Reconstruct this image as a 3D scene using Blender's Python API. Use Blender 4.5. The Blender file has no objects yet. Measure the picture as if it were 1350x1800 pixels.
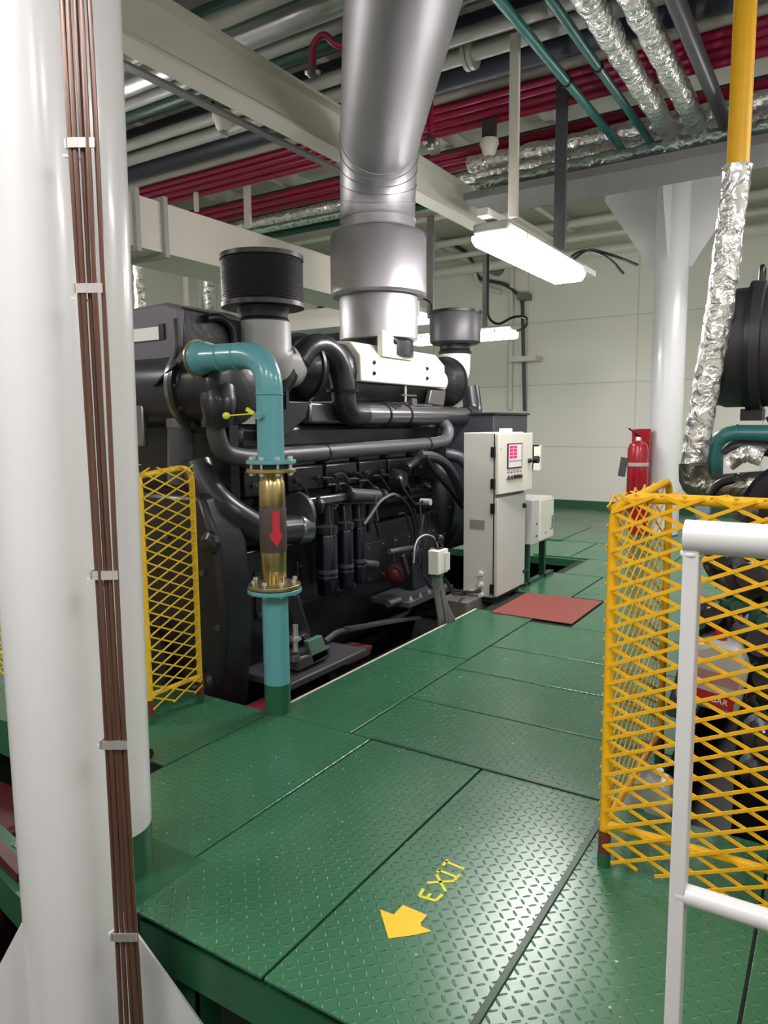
import bpy, bmesh, math, random
from mathutils import Vector, Matrix
random.seed(7)
PI = math.pi
V = Vector
scene = bpy.context.scene
C = scene.collection

# ------------------------------------------------------------------ camera
FPX = 1272.4
YAW, PITCH, ROLL = math.radians(32.479), math.radians(6.807), math.radians(-0.516)
EYE = V((0, 0, 1.6))
FW = V((-math.sin(YAW) * math.cos(PITCH), math.cos(YAW) * math.cos(PITCH), -math.sin(PITCH)))
R0 = V((math.cos(YAW), math.sin(YAW), 0))
U0 = R0.cross(FW)
RT = R0 * math.cos(ROLL) + U0 * math.sin(ROLL)
UP = -R0 * math.sin(ROLL) + U0 * math.cos(ROLL)
cd = bpy.data.cameras.new('camera')
cd.sensor_fit = 'HORIZONTAL'
cd.sensor_width = 36
cd.lens = 36 * FPX / 1350
cd.clip_start = 0.05
cam = bpy.data.objects.new('camera', cd)
C.objects.link(cam)
m3 = Matrix((RT, UP, -FW)).transposed()
cam.matrix_world = Matrix.Translation(EYE) @ m3.to_4x4()
scene.camera = cam

# measuring helpers: where the sight line through a point of the photo meets a plane of the room
def ray(x, y): return FW + RT * ((x - 675) / FPX) + UP * ((900 - y) / FPX)
def onZ(x, y, z=0.0):
    d = ray(x, y); return EYE + d * ((z - EYE.z) / d.z)
def onY(x, y, v):
    d = ray(x, y); return EYE + d * (v / d.y)
def onX(x, y, v):
    d = ray(x, y); return EYE + d * (v / d.x)

# ------------------------------------------------------------------ world, light, exposure
w = bpy.data.worlds.new('world')
scene.world = w
w.use_nodes = True
w.node_tree.nodes['Background'].inputs[0].default_value = (0.9, 0.95, 1, 1)
w.node_tree.nodes['Background'].inputs[1].default_value = 0.02
scene.view_settings.view_transform = 'Standard'
scene.view_settings.look = 'None'
scene.view_settings.exposure = -0.05
scene.view_settings.gamma = 1.0
scene.view_settings.use_curve_mapping = False
LAMP_COL = (1.0, 0.985, 0.95)
# ceiling fixtures, the later unseen ones added to brighten the room: centre x, y, z, length axis, watts, label
FIXTURES = [
    ('main', 'Y', V((-2.20, 5.75, 2.95)), 1.75, 52),
    ('far', 'X', V((-4.45, 9.0, 2.80)), 1.55, 60),
    ('near_right', 'Y', V((-0.7, -0.5, 3.7)), 1.5, 66),
    ('near_left', 'Y', V((-3.0, -1.4, 3.6)), 1.5, 58),
    ('aisle', 'Y', V((-0.3, 9.6, 3.5)), 1.5, 78),  # unseen lamp added to brighten the far walkway
    ('right', 'Y', V((2.2, 5.0, 3.7)), 1.5, 78),  # added out of view, brightens the right side
    ('right2', 'Y', V((1.0, 1.6, 3.7)), 1.5, 46),  # second unseen fill lamp added on the right
    ('left', 'Y', V((-7.0, 4.6, 3.3)), 1.5, 78),  # added unseen lamp, fill light for the left side
    ('left2', 'Y', V((-6.0, 0.6, 3.6)), 1.5, 50),  # another added fill lamp on the left, out of view
]

# ------------------------------------------------------------------ materials
def lin(c):
    return tuple(((v / 255) / 12.92 if v <= 10 else (((v / 255) + .055) / 1.055) ** 2.4) for v in c) + (1,)
def mat(name, rgb, rough=.5, metal=0., bump=None, var=None, spec=.5, coat=0., emit=None, trans=0., bdist=.01, detail=3):
    m = bpy.data.materials.new(name); m.use_nodes = True
    nt = m.node_tree; N = nt.nodes; L = nt.links
    b = N['Principled BSDF']
    col = lin(rgb)
    b.inputs['Base Color'].default_value = col
    b.inputs['Roughness'].default_value = rough
    b.inputs['Metallic'].default_value = metal
    b.inputs['Specular IOR Level'].default_value = spec
    b.inputs['Coat Weight'].default_value = coat
    b.inputs['Coat Roughness'].default_value = .12
    b.inputs['Transmission Weight'].default_value = trans
    if emit:
        b.inputs['Emission Color'].default_value = lin(emit[0]); b.inputs['Emission Strength'].default_value = emit[1]
    geo = N.new('ShaderNodeNewGeometry')
    if var:
        n = N.new('ShaderNodeTexNoise'); n.inputs['Scale'].default_value = var[0]; n.inputs['Detail'].default_value = 4
        L.new(geo.outputs['Position'], n.inputs['Vector'])
        mx = N.new('ShaderNodeMix'); mx.data_type = 'RGBA'
        mx.inputs[6].default_value = tuple(c * (1 - var[1]) for c in col[:3]) + (1,)
        mx.inputs[7].default_value = tuple(min(1, c * (1 + var[1])) for c in col[:3]) + (1,)
        L.new(n.outputs['Fac'], mx.inputs[0]); L.new(mx.outputs[2], b.inputs['Base Color'])
    if bump:
        n = N.new('ShaderNodeTexNoise'); n.inputs['Scale'].default_value = bump[0]; n.inputs['Detail'].default_value = detail
        L.new(geo.outputs['Position'], n.inputs['Vector'])
        bp = N.new('ShaderNodeBump'); bp.inputs['Strength'].default_value = bump[1]; bp.inputs['Distance'].default_value = bdist
        L.new(n.outputs['Fac'], bp.inputs['Height']); L.new(bp.outputs['Normal'], b.inputs['Normal'])
    return m

def math_node(nt, op, a, b=None, c=None):
    n = nt.nodes.new('ShaderNodeMath'); n.operation = op
    for i, v in enumerate((a, b, c)):
        if v is None: continue
        if isinstance(v, (int, float)): n.inputs[i].default_value = v
        else: nt.links.new(v, n.inputs[i])
    return n.outputs[0]

def green_floor(name, rgb, tread=.9, rough=.3):
    m = bpy.data.materials.new(name); m.use_nodes = True
    nt = m.node_tree; N = nt.nodes; L = nt.links; b = N['Principled BSDF']
    geo = N.new('ShaderNodeNewGeometry'); sp = N.new('ShaderNodeSeparateXYZ')
    L.new(geo.outputs['Position'], sp.inputs[0])
    S = .034
    u = math_node(nt, 'DIVIDE', sp.outputs[0], S); v = math_node(nt, 'DIVIDE', sp.outputs[1], S)
    i = math_node(nt, 'FLOOR', u); j = math_node(nt, 'FLOOR', v)
    fu = math_node(nt, 'SUBTRACT', math_node(nt, 'SUBTRACT', u, i), .5)
    fv = math_node(nt, 'SUBTRACT', math_node(nt, 'SUBTRACT', v, j), .5)
    par = math_node(nt, 'FLOORED_MODULO', math_node(nt, 'ADD', i, j), 2)
    sg = math_node(nt, 'SUBTRACT', math_node(nt, 'MULTIPLY', par, 2), 1)
    t = math_node(nt, 'MULTIPLY', sg, fv)
    a = math_node(nt, 'DIVIDE', math_node(nt, 'ADD', fu, t), .62)
    c = math_node(nt, 'DIVIDE', math_node(nt, 'SUBTRACT', fu, t), .19)
    r2 = math_node(nt, 'ADD', math_node(nt, 'MULTIPLY', a, a), math_node(nt, 'MULTIPLY', c, c))
    h = math_node(nt, 'MAXIMUM', math_node(nt, 'SUBTRACT', 1, r2), 0)
    h = math_node(nt, 'POWER', h, .6)
    n = N.new('ShaderNodeTexNoise'); n.inputs['Scale'].default_value = 9; n.inputs['Detail'].default_value = 5
    L.new(geo.outputs['Position'], n.inputs['Vector'])
    n2 = N.new('ShaderNodeTexNoise'); n2.inputs['Scale'].default_value = 1.3; n2.inputs['Detail'].default_value = 3
    L.new(geo.outputs['Position'], n2.inputs['Vector'])
    h2 = math_node(nt, 'ADD', math_node(nt, 'MULTIPLY', h, tread), math_node(nt, 'MULTIPLY', n.outputs['Fac'], .28))
    bp = N.new('ShaderNodeBump'); bp.inputs['Strength'].default_value = .85; bp.inputs['Distance'].default_value = .0036
    L.new(h2, bp.inputs['Height']); L.new(bp.outputs['Normal'], b.inputs['Normal'])
    col = lin(rgb)
    mx = N.new('ShaderNodeMix'); mx.data_type = 'RGBA'
    mx.inputs[6].default_value = tuple(x * .85 for x in col[:3]) + (1,)
    mx.inputs[7].default_value = tuple(x * 1.15 for x in col[:3]) + (1,)
    L.new(n2.outputs['Fac'], mx.inputs[0])
    # paint chips: little pale flecks
    vo = N.new('ShaderNodeTexVoronoi'); vo.inputs['Scale'].default_value = 11
    L.new(geo.outputs['Position'], vo.inputs['Vector'])
    fleck = math_node(nt, 'LESS_THAN', vo.outputs['Distance'], .05)
    m2 = N.new('ShaderNodeMix'); m2.data_type = 'RGBA'
    m2.inputs[7].default_value = lin((190, 210, 190))
    L.new(math_node(nt, 'MULTIPLY', fleck, .55), m2.inputs[0]); L.new(mx.outputs[2], m2.inputs[6])
    L.new(m2.outputs[2], b.inputs['Base Color'])
    b.inputs['Specular IOR Level'].default_value = .75
    rr = math_node(nt, 'ADD', math_node(nt, 'MULTIPLY', n2.outputs['Fac'], .16), rough - .08)
    L.new(rr, b.inputs['Roughness'])
    return m

def foil_mat(name, rgb=(232, 232, 228), rough=.24, scale=11, strength=.75):
    m = mat(name, rgb, rough, .82)
    nt = m.node_tree; N = nt.nodes; L = nt.links; b = N['Principled BSDF']
    geo = N.new('ShaderNodeNewGeometry')
    vo = N.new('ShaderNodeTexVoronoi'); vo.inputs['Scale'].default_value = scale; vo.feature = 'F1'
    n = N.new('ShaderNodeTexNoise'); n.inputs['Scale'].default_value = scale * .7; n.inputs['Detail'].default_value = 4; n.inputs['Distortion'].default_value = 1.5
    L.new(geo.outputs['Position'], n.inputs['Vector'])
    mp = N.new('ShaderNodeVectorMath'); mp.operation = 'MULTIPLY_ADD'
    mp.inputs[1].default_value = (.08, .08, .08); L.new(n.outputs['Color'], mp.inputs[0]); L.new(geo.outputs['Position'], mp.inputs[2])
    L.new(mp.outputs[0], vo.inputs['Vector'])
    s = math_node(nt, 'ADD', vo.outputs['Distance'], n.outputs['Fac'])
    bp = N.new('ShaderNodeBump'); bp.inputs['Strength'].default_value = strength; bp.inputs['Distance'].default_value = .02
    L.new(s, bp.inputs['Height']); L.new(bp.outputs['Normal'], b.inputs['Normal'])
    return m

def wall_mat(name, rgb):
    m = mat(name, rgb, .32)
    nt = m.node_tree; N = nt.nodes; L = nt.links; b = N['Principled BSDF']
    geo = N.new('ShaderNodeNewGeometry')
    mp = N.new('ShaderNodeMapping'); mp.inputs['Rotation'].default_value = (PI / 2, 0, 0)
    sp = N.new('ShaderNodeSeparateXYZ'); L.new(geo.outputs['Position'], sp.inputs[0])
    # welded panel seams: vertical every 2.4 m, horizontal every 1.2 m
    hor = math_node(nt, 'ADD', sp.outputs[0], sp.outputs[1])
    fx = math_node(nt, 'ABSOLUTE', math_node(nt, 'SUBTRACT', math_node(nt, 'FRACT', math_node(nt, 'DIVIDE', hor, 2.1)), .5))
    fz = math_node(nt, 'ABSOLUTE', math_node(nt, 'SUBTRACT', math_node(nt, 'FRACT', math_node(nt, 'DIVIDE', math_node(nt, 'ADD', sp.outputs[2], .04), 1.2)), .5))
    s1 = math_node(nt, 'LESS_THAN', math_node(nt, 'SUBTRACT', .5, fx), .006)
    s2 = math_node(nt, 'LESS_THAN', math_node(nt, 'SUBTRACT', .5, fz), .01)
    seam = math_node(nt, 'MAXIMUM', s1, s2)
    n = N.new('ShaderNodeTexNoise'); n.inputs['Scale'].default_value = .9; n.inputs['Detail'].default_value = 2
    L.new(geo.outputs['Position'], n.inputs['Vector'])
    hh = math_node(nt, 'ADD', math_node(nt, 'MULTIPLY', seam, -.3), math_node(nt, 'MULTIPLY', n.outputs['Fac'], 3.0))
    mx = N.new('ShaderNodeMix'); mx.data_type = 'RGBA'
    mx.inputs[6].default_value = lin(rgb); mx.inputs[7].default_value = lin([c * .9 for c in rgb])
    L.new(seam, mx.inputs[0]); L.new(mx.outputs[2], b.inputs['Base Color'])
    bp = N.new('ShaderNodeBump'); bp.inputs['Strength'].default_value = .5; bp.inputs['Distance'].default_value = .02
    L.new(hh, bp.inputs['Height']); L.new(bp.outputs['Normal'], b.inputs['Normal'])
    return m

def pleat_mat():
    m = mat('filter_pleats', (30, 28, 32), .3)
    nt = m.node_tree; N = nt.nodes; L = nt.links; b = N['Principled BSDF']
    geo = N.new('ShaderNodeNewGeometry')
    wv = N.new('ShaderNodeTexWave'); wv.bands_direction = 'Z'; wv.inputs['Scale'].default_value = 24; wv.inputs['Distortion'].default_value = 1.2
    wv.inputs['Detail Scale'].default_value = 6
    L.new(geo.outputs['Position'], wv.inputs['Vector'])
    bp = N.new('ShaderNodeBump'); bp.inputs['Strength'].default_value = .8; bp.inputs['Distance'].default_value = .01
    L.new(wv.outputs['Fac'], bp.inputs['Height']); L.new(bp.outputs['Normal'], b.inputs['Normal'])
    return m

GREEN = green_floor('green_deck_paint', (50, 102, 72), rough=.26)
GREEN_P = mat('green_steel_paint', (38, 90, 62), .35, bump=(20, .2))
WALL = wall_mat('cream_wall_paint', (238, 237, 226))
CEIL = mat('ceiling_paint', (190, 188, 178), .6, var=(1.2, .1))
WHITE = mat('white_paint', (214, 215, 215), .3, coat=.25, bump=(5, .12), var=(3, .03))
CREAM = mat('cream_paint', (222, 219, 206), .35, bump=(14, .08))
PIPEW = mat('pipe_white_paint', (166, 168, 162), .35)
GREYM = mat('grey_bracket_paint', (120, 120, 120), .45)
DKGREY = mat('dark_grey_paint', (70, 70, 74), .4)
YEL = mat('yellow_paint', (226, 172, 20), .45, var=(14, .08), bump=(30, .08), spec=.35)
YEL2 = mat('yellow_cage_paint', (226, 188, 40), .38, var=(14, .12))
YTAPE = mat('yellow_marking', (250, 190, 20), .45, var=(40, .06))
YLET = mat('yellow_letter_paint', (205, 205, 40), .5)
ENG = mat('engine_charcoal_paint', (31, 31, 36), .32, bump=(18, .25), var=(7, .2), coat=.15)
ENG2 = mat('engine_smooth_charcoal', (44, 44, 51), .28, var=(5, .12))
BLK = mat('black_rubber', (20, 20, 22), .4)
NAVY = mat('filter_navy', (14, 15, 32), .25)
SILV = mat('aluminium_cladding', (172, 170, 174), .45, .85, bump=(2.5, .25), bdist=.02)
SILVP = mat('polished_pipe', (140, 140, 144), .25, .9)
CHROME = mat('bright_steel', (215, 213, 210), .32, .75)
FOIL = foil_mat('crinkled_foil', (240, 240, 238), scale=15)
FOILD = foil_mat('dark_foil', (130, 128, 118), .3, 12)
LAG = foil_mat('smooth_lagging_sheet', (205, 205, 205), .36, 3, .35)
FOILG = foil_mat('green_tinged_foil', (196, 214, 206), .26, 11)
TEAL = mat('turquoise_pipe_paint', (92, 158, 166), .3, coat=.3, bump=(12, .1))
TEALD = mat('dark_teal_pipe_paint', (46, 112, 108), .32)
DGREEN = mat('dark_green_pipe_paint', (30, 72, 58), .4)
RED = mat('crimson_pipe_paint', (140, 18, 58), .35)
REDX = mat('extinguisher_red', (150, 18, 36), .25, coat=.5)
PUMPR = mat('dark_red_casting', (72, 18, 24), .4)
NAVYP = mat('dark_navy_lagging', (38, 40, 52), .5)
BRASS = mat('brass_sleeve', (176, 160, 112), .3, .9, bump=(4, .1))
BROWN = mat('rubber_sleeve', (70, 62, 58), .55)
COPPER = mat('brown_coated_tube', (98, 71, 58), .3, .25, var=(4, .15))
MATR = mat('red_brown_mat', (132, 66, 57), .75, var=(6, .08), bump=(60, .3))
CAB = mat('cabinet_grey_paint', (196, 196, 190), .42)
BOXW = mat('shield_white_paint', (228, 227, 214), .35)
SCRN = mat('display_screen', (225, 216, 222), .3, emit=((220, 208, 214), .15))
PINK = mat('display_pink', (205, 45, 110), .4, emit=((205, 40, 105), .3))
LAMPM = mat('lamp_diffuser', (255, 255, 250), .4, emit=((255, 255, 250), 9.))
PRIM = mat('red_oxide_primer', (96, 48, 42), .5, var=(20, .2))
JUG = mat('translucent_plastic', (158, 162, 158), .35, spec=.5)
STEEL = mat('dull_steel', (110, 108, 104), .4, .7)

def lamp_mat(s):
    return mat('lamp_diffuser', (255, 255, 250), .4, emit=((255, 249, 249), s))

# ------------------------------------------------------------------ mesh helpers
ORG = {}
class MB:
    def __init__(s): s.bm = bmesh.new()
    def box(s, x0, x1, y0, y1, z0, z1, rot=None, piv=None):
        r = bmesh.ops.create_cube(s.bm, size=1)
        M = Matrix.Translation(V(((x0 + x1) / 2, (y0 + y1) / 2, (z0 + z1) / 2))) @ Matrix.Diagonal((abs(x1 - x0), abs(y1 - y0), abs(z1 - z0), 1))
        if rot is not None:
            p = V(piv) if piv else M.to_translation()
            M = Matrix.Translation(p) @ rot.to_4x4() @ Matrix.Translation(-p) @ M
        bmesh.ops.transform(s.bm, matrix=M, verts=r['verts'])
        return s
    def bar(s, a, b, wx, wy, up=V((0, 0, 1))):
        a, b = V(a), V(b); d = (b - a); L = d.length; d.normalize()
        if abs(d.dot(up)) > .98: up = V((0, 1, 0))
        x = up.cross(d).normalized(); y = d.cross(x)
        r = bmesh.ops.create_cube(s.bm, size=1)
        M = Matrix.Translation((a + b) / 2) @ Matrix((x, y, d)).transposed().to_4x4() @ Matrix.Diagonal((wx, wy, L, 1))
        bmesh.ops.transform(s.bm, matrix=M, verts=r['verts'])
        return s
    def tube(s, pts, r, seg=14, bend=None, cap=True, jit=0, step=None):
        pts = [V(p) for p in pts]
        if bend: pts = fillet(pts, bend)
        if step:
            out = []
            for a, b in zip(pts, pts[1:]):
                n = max(1, int((b - a).length / step))
                out += [a.lerp(b, i / n) for i in range(n)]
            pts = out + [pts[-1]]
        n = len(pts)
        rad = (lambda i: r(i / (n - 1))) if callable(r) else (lambda i: r)
        t = (pts[1] - pts[0]).normalized()
        u = t.orthogonal().normalized()
        rings = []
        for i, p in enumerate(pts):
            t2 = (pts[min(i + 1, n - 1)] - pts[max(i - 1, 0)]).normalized()
            q = t.rotation_difference(t2); u = (q @ u).normalized(); t = t2
            v = t.cross(u)
            ring = []
            for k in range(seg):
                a = 2 * PI * k / seg
                rr = rad(i) * (1 + (random.uniform(-jit, jit) if jit else 0))
                ring.append(s.bm.verts.new(p + (u * math.cos(a) + v * math.sin(a)) * rr))
            rings.append(ring)
        for A, B in zip(rings, rings[1:]):
            for k in range(seg):
                s.bm.faces.new((A[k], A[(k + 1) % seg], B[(k + 1) % seg], B[k]))
        if cap:
            s.bm.faces.new(rings[0][::-1]); s.bm.faces.new(rings[-1])
        return s
    def cyl(s, a, b, r, seg=20, r2=None):
        return s.tube([a, b], (lambda t: r + ((r if r2 is None else r2) - r) * t), seg)
    def lathe(s, base, axis, prof, seg=32):
        """prof: (distance along axis, radius)"""
        axis = V(axis).normalized(); u = axis.orthogonal().normalized(); v = axis.cross(u); base = V(base)
        rings = []
        for d, r in prof:
            r = max(r, .0004)
            rings.append([s.bm.verts.new(base + axis * d + (u * math.cos(2 * PI * k / seg) + v * math.sin(2 * PI * k / seg)) * r) for k in range(seg)])
        for A, B in zip(rings, rings[1:]):
            for k in range(seg):
                s.bm.faces.new((A[k], A[(k + 1) % seg], B[(k + 1) % seg], B[k]))
        s.bm.faces.new(rings[0][::-1]); s.bm.faces.new(rings[-1])
        return s
    def prism(s, pts, ext):
        ext = V(ext)
        a = [s.bm.verts.new(V(p)) for p in pts]; b = [s.bm.verts.new(V(p) + ext) for p in pts]
        n = len(a)
        s.bm.faces.new(a[::-1]); s.bm.faces.new(b)
        for k in range(n): s.bm.faces.new((a[k], a[(k + 1) % n], b[(k + 1) % n], b[k]))
        return s
    def sphere(s, c, r, sc=(1, 1, 1)):
        rr = bmesh.ops.create_uvsphere(s.bm, u_segments=16, v_segments=10, radius=r)
        bmesh.ops.transform(s.bm, matrix=Matrix.Translation(V(c)) @ Matrix.Diagonal((*sc, 1)), verts=rr['verts'])
        return s
    def build(s, name, m, parent=None, label=None, bev=0, smooth=True, sub=0):
        bmesh.ops.recalc_face_normals(s.bm, faces=s.bm.faces)
        vs = s.bm.verts
        if parent is None:
            xs = [v.co.x for v in vs]; ys = [v.co.y for v in vs]; zs = [v.co.z for v in vs]
            o0 = V(((min(xs) + max(xs)) / 2, (min(ys) + max(ys)) / 2, min(zs)))
        else: o0 = ORG[parent.name]
        bmesh.ops.translate(s.bm, verts=vs, vec=-o0)
        me = bpy.data.meshes.new(name); s.bm.to_mesh(me); s.bm.free()
        me.materials.append(m)
        o = bpy.data.objects.new(name, me); C.objects.link(o)
        if parent is None: o.location = o0
        else: o.parent = parent
        ORG[o.name] = o0
        if smooth:
            me.polygons.foreach_set('use_smooth', [True] * len(me.polygons))
            try: me.set_sharp_from_angle(angle=math.radians(35))
            except Exception: pass
        if bev:
            b = o.modifiers.new('bevel', 'BEVEL'); b.width = bev; b.segments = 2; b.limit_method = 'ANGLE'
        if label: o['label'] = label
        return o

def fillet(pts, r, n=8):
    out = [pts[0]]
    for i in range(1, len(pts) - 1):
        a, p, b = pts[i - 1], pts[i], pts[i + 1]
        d1 = (a - p); d2 = (b - p)
        rr = min(r, d1.length * .49, d2.length * .49)
        A = p + d1.normalized() * rr; B = p + d2.normalized() * rr
        for k in range(n + 1):
            t = k / n
            out.append(A * (1 - t) ** 2 + p * 2 * t * (1 - t) + B * t * t)
    out.append(pts[-1])
    return out

def thing(name, loc, label, cat, group=None):
    o = bpy.data.objects.new(name, None); C.objects.link(o); o.location = V(loc)
    o.empty_display_size = .1
    ORG[o.name] = V(loc)
    return tag(o, label, cat, group)
def tag(o, label, cat, group=None):
    o['label'] = label; o['category'] = cat
    if group: o['group'] = group
    return o
def struct(o): o['kind'] = 'structure'; return o
def wobble_r(r, amp, k):
    """radius with pinched bands, for foil-wrapped pipes"""
    ph = random.random() * 6
    return lambda t: r * (1 + amp * (abs(math.sin(t * k + ph)) ** .35 - .8) + amp * .25 * math.sin(t * k * 3.1 + ph))

# ================================================================== SETTING
struct(MB().box(-11.2, 5.4, 1.44 - 6, 14.2, -1.06, -1.0).build('floor_lower', mat('void_shade_green', (16, 34, 26), .6), smooth=False))  # shade of the void below the deck put into this colour
sl = MB()
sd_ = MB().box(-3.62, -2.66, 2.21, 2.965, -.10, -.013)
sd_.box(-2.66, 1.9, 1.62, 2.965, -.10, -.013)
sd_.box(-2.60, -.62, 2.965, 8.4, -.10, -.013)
struct(sd_.build('floor_under_plates', mat('gap_shade_green', (14, 30, 22), .8), smooth=False))  # near-black green: shade of the plate gaps put into the slab colour
sl.box(-11.0, -3.62, 2.2, 2.965, -.10, -.013)
sl.box(-11.0, 5.2, 8.4, 13.85, -.10, -.013)
sl.box(-11.0, -5.3, 2.965, 8.4, -.10, -.013)
sl.box(3.2, 5.2, 2.965, 8.4, -.10, -.013)
struct(sl.build('floor', GREEN, smooth=False))
struct(MB().box(-11.1, 5.3, 13.8, 13.95, -1, 5.4).build('wall_back', WALL, smooth=False))
struct(MB().box(-11.15, -11.0, -4.6, 13.95, -1, 5.4).build('wall_left', WALL, smooth=False))
struct(MB().box(5.2, 5.35, -4.6, 13.95, -1, 5.4).build('wall_right', WALL, smooth=False))
struct(MB().box(-11, 5.2, 2.97, 8.4, -.99, -.95).build('floor_pit_shade', BLK, smooth=False))  # black sheet added so the pit bottoms look shaded
struct(MB().box(-11.1, 5.3, -4.7, -4.55, -1, 5.4).build('wall_front', WALL, smooth=False))
cl = MB().box(-11.1, 5.3, -4.6, 13.9, 5.36, 5.5)
struct(cl.build('ceiling', CEIL, smooth=False))
struct(MB().box(-11.0, 5.2, 13.76, 13.8, -.013, .13).build('baseboard_back', GREEN_P, smooth=False))

# ceiling girders and stiffeners
for i, (yy, lab) in enumerate(((3.3, 'cream ceiling girder nearest the camera, above the lagged pipes'), (7.2, 'cream ceiling girder above the second band of crimson pipes'), (11.0, 'cream girder running across the room on top of the white column'))):
    b = MB().box(-11, 5.2, yy - .09, yy + .09, 4.99, 5.02); b.box(-11, 5.2, yy - .012, yy + .012, 5.02, 5.36)
    tag(b.build('ceiling_girder', CREAM, smooth=False), lab, 'beam', 'ceiling girders across the room')
for i in range(11):
    xx = -9.9 + i * 1.35
    b = MB().box(xx - .008, xx + .008, -4, 13.7, 5.14, 5.36); b.box(xx - .05, xx + .05, -4, 13.7, 5.13, 5.145)
    struct(b.build('trim_%d' % (i + 1), CREAM, smooth=False))

# ------------------------------------------------------------------ deck plates
PL = [
 (-2.65, -1.975, 1.44, 2.965, 'green deck plate with a plain worn surface, right of the white pillar foot'),
 (-1.97, -1.355, 1.44, 2.965, 'green deck plate between the plain plate and the yellow arrow plate'),
 (-1.35, -.755, 1.44, 2.965, 'green tread plate carrying the yellow arrow and EXIT lettering'),
 (-.75, -.155, 1.44, 2.965, 'green tread plate under the front post of the right yellow cage'),
 (-.15, .6, 1.44, 2.965, 'green deck plate at the bottom right corner behind the white railing'),
 (-3.6, -2.655, 2.205, 2.965, 'green deck plate under the left yellow cage'),
 (-2.645, -2.105, 2.97, 4.37, 'green tread plate along the engine pit, right of the turquoise pipe foot'),
 (-2.645, -2.105, 4.375, 5.66, 'green tread plate along the engine pit, next to the grey cabinet'),
 (-2.1, -.62, 2.97, 3.56, 'cross-laid green tread plate in the walkway, first beyond the arrow plates'),
 (-2.1, -.62, 3.565, 4.16, 'cross-laid green tread plate in the walkway, second beyond the arrow plates'),
 (-2.1, -.62, 4.165, 4.73, 'cross-laid green walkway plate, third beyond the arrow plates'),
 (-2.1, -.62, 4.735, 5.5, 'cross-laid green walkway plate touching the near edge of the red mat'),
 (-1.76, -.62, 5.505, 6.5, 'green walkway plate right of the red mat'),
 (-2.645, -2.07, 6.47, 7.52, 'green plate behind the red mat beside the small grey terminal box'),
 (-2.065, -.62, 6.505, 7.52, 'wide green plate behind the red mat, in line with the walkway'),
 (-2.5, -.62, 7.525, 8.48, 'wide green cross plate beyond the small grey terminal box'),
 (-3.21, -2.745, 8.485, 9.68, 'far green plate, left of the three in its row'),
 (-2.74, -1.6, 8.485, 9.68, 'far green plate, middle of the three in its row'),
 (-4.1, -3.265, 9.7, 11.2, 'farthest green plate by the back wall, left one'),
 (-3.26, -2.3, 9.7, 11.2, 'farthest green plate by the back wall, right one'),
]
for x0, x1, y0, y1, lab in PL:
    tag(MB().box(x0 + .001, x1 - .002 - .0012 * y0, y0 + .001, y1 - .002 - .0016 * y0, -.012, 0).build('floor_plate', GREEN, bev=.003, smooth=False), lab, 'floor plate', 'green steel deck plates')
# pale worn edge strip of the pit
tag(MB().box(-2.662, -2.648, 3.05, 5.66, -.05, .001).build('edge_strip', CREAM, smooth=False), 'pale worn steel strip edging the walkway along the engine pit', 'strip')
# raised butt straps covering two joints
def strap(x0, x1, y0, y1, lab):
    tag(MB().box(x0, x1, y0, y1, 0, .006).build('joint_strap', mat('dark_green_strap', (22, 62, 42), .4), bev=.002, smooth=False), lab, 'strap')
strap(-.764, -.742, 1.44, 2.9, 'dark green strap over the floor joint right of the EXIT lettering')
strap(-1.97, -.72, 2.955, 2.975, 'dark green strap over the joint across the walkway behind the arrow plate')

# platform edge frame, leg, lower step
t = thing('platform_frame', (-1.2, 1.5, -1.0), 'green steel channel frame and legs carrying the front edge of the raised deck', 'frame')
b = MB().box(-1.93, 1.9, 1.465, 1.475, -.2, -.055); b.box(-1.93, 1.9, 1.475, 1.54, -.2, -.19); b.box(-1.93, 1.9, 1.475, 1.54, -.065, -.055)
b.build('edge_channel', GREEN_P, t, smooth=False)
for x in (-1.74, -.2, 1.3):
    b = MB().box(x - .05, x + .05, 1.49, 1.50, -1, -.19); b.box(x + .04, x + .05, 1.49, 1.59, -1, -.19); b.build('leg', GREEN_P, t, smooth=False)
MB().box(-1.9, 1.9, 1.58, 1.62, -.62, -.54).build('cross_rail', GREEN_P, t, smooth=False)
tag(MB().box(-1.62, -.6, 1.2, 2.3, -.515, -.5).build('step_plate', GREEN, bev=.003, smooth=False), 'lower green plate seen under the raised deck edge', 'floor plate')

# ------------------------------------------------------------------ floor markings
b = MB()
arrow = [(668, 1599), (692, 1608), (708, 1591), (751, 1609), (740, 1621), (740, 1628), (759, 1637), (732, 1643), (683, 1650)]
b.prism([onZ(x, y, .0005) for x, y in arrow], (0, 0, .001))
tag(b.build('floor_arrow', YTAPE, smooth=False), 'yellow block arrow stuck flat on the green tread plate', 'arrow')
def crop8(x, y): return (400 + .5185 * x, 1280 + .5185 * y)
STROKES = {
 'letter_e': [((650, 570), (706, 586)), ((650, 571), (664, 545)), ((676, 577), (688, 562)), ((706, 586), (728, 565))],
 'letter_x': [((676, 525), (770, 519)), ((708, 497), (740, 555))],
 'letter_i': [((716, 482), (782, 508)), ((770, 516), (788, 497)), ((712, 490), (722, 478))],
 'letter_t': [((738, 452), (803, 479)), ((730, 466), (746, 447))]}
t = thing('exit_lettering', onZ(780, 1550, .0005), 'hand-painted yellow word EXIT on the green tread plate above the arrow', 'lettering')
for nm, ss in STROKES.items():
    b = MB()
    for a, c in ss:
        p, q = onZ(*crop8(*a)), onZ(*crop8(*c))
        b.bar(p + V((0, 0, .001)), q + V((0, 0, .001)), .0115, .0016)
    b.build(nm, YLET, t, smooth=False)

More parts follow.
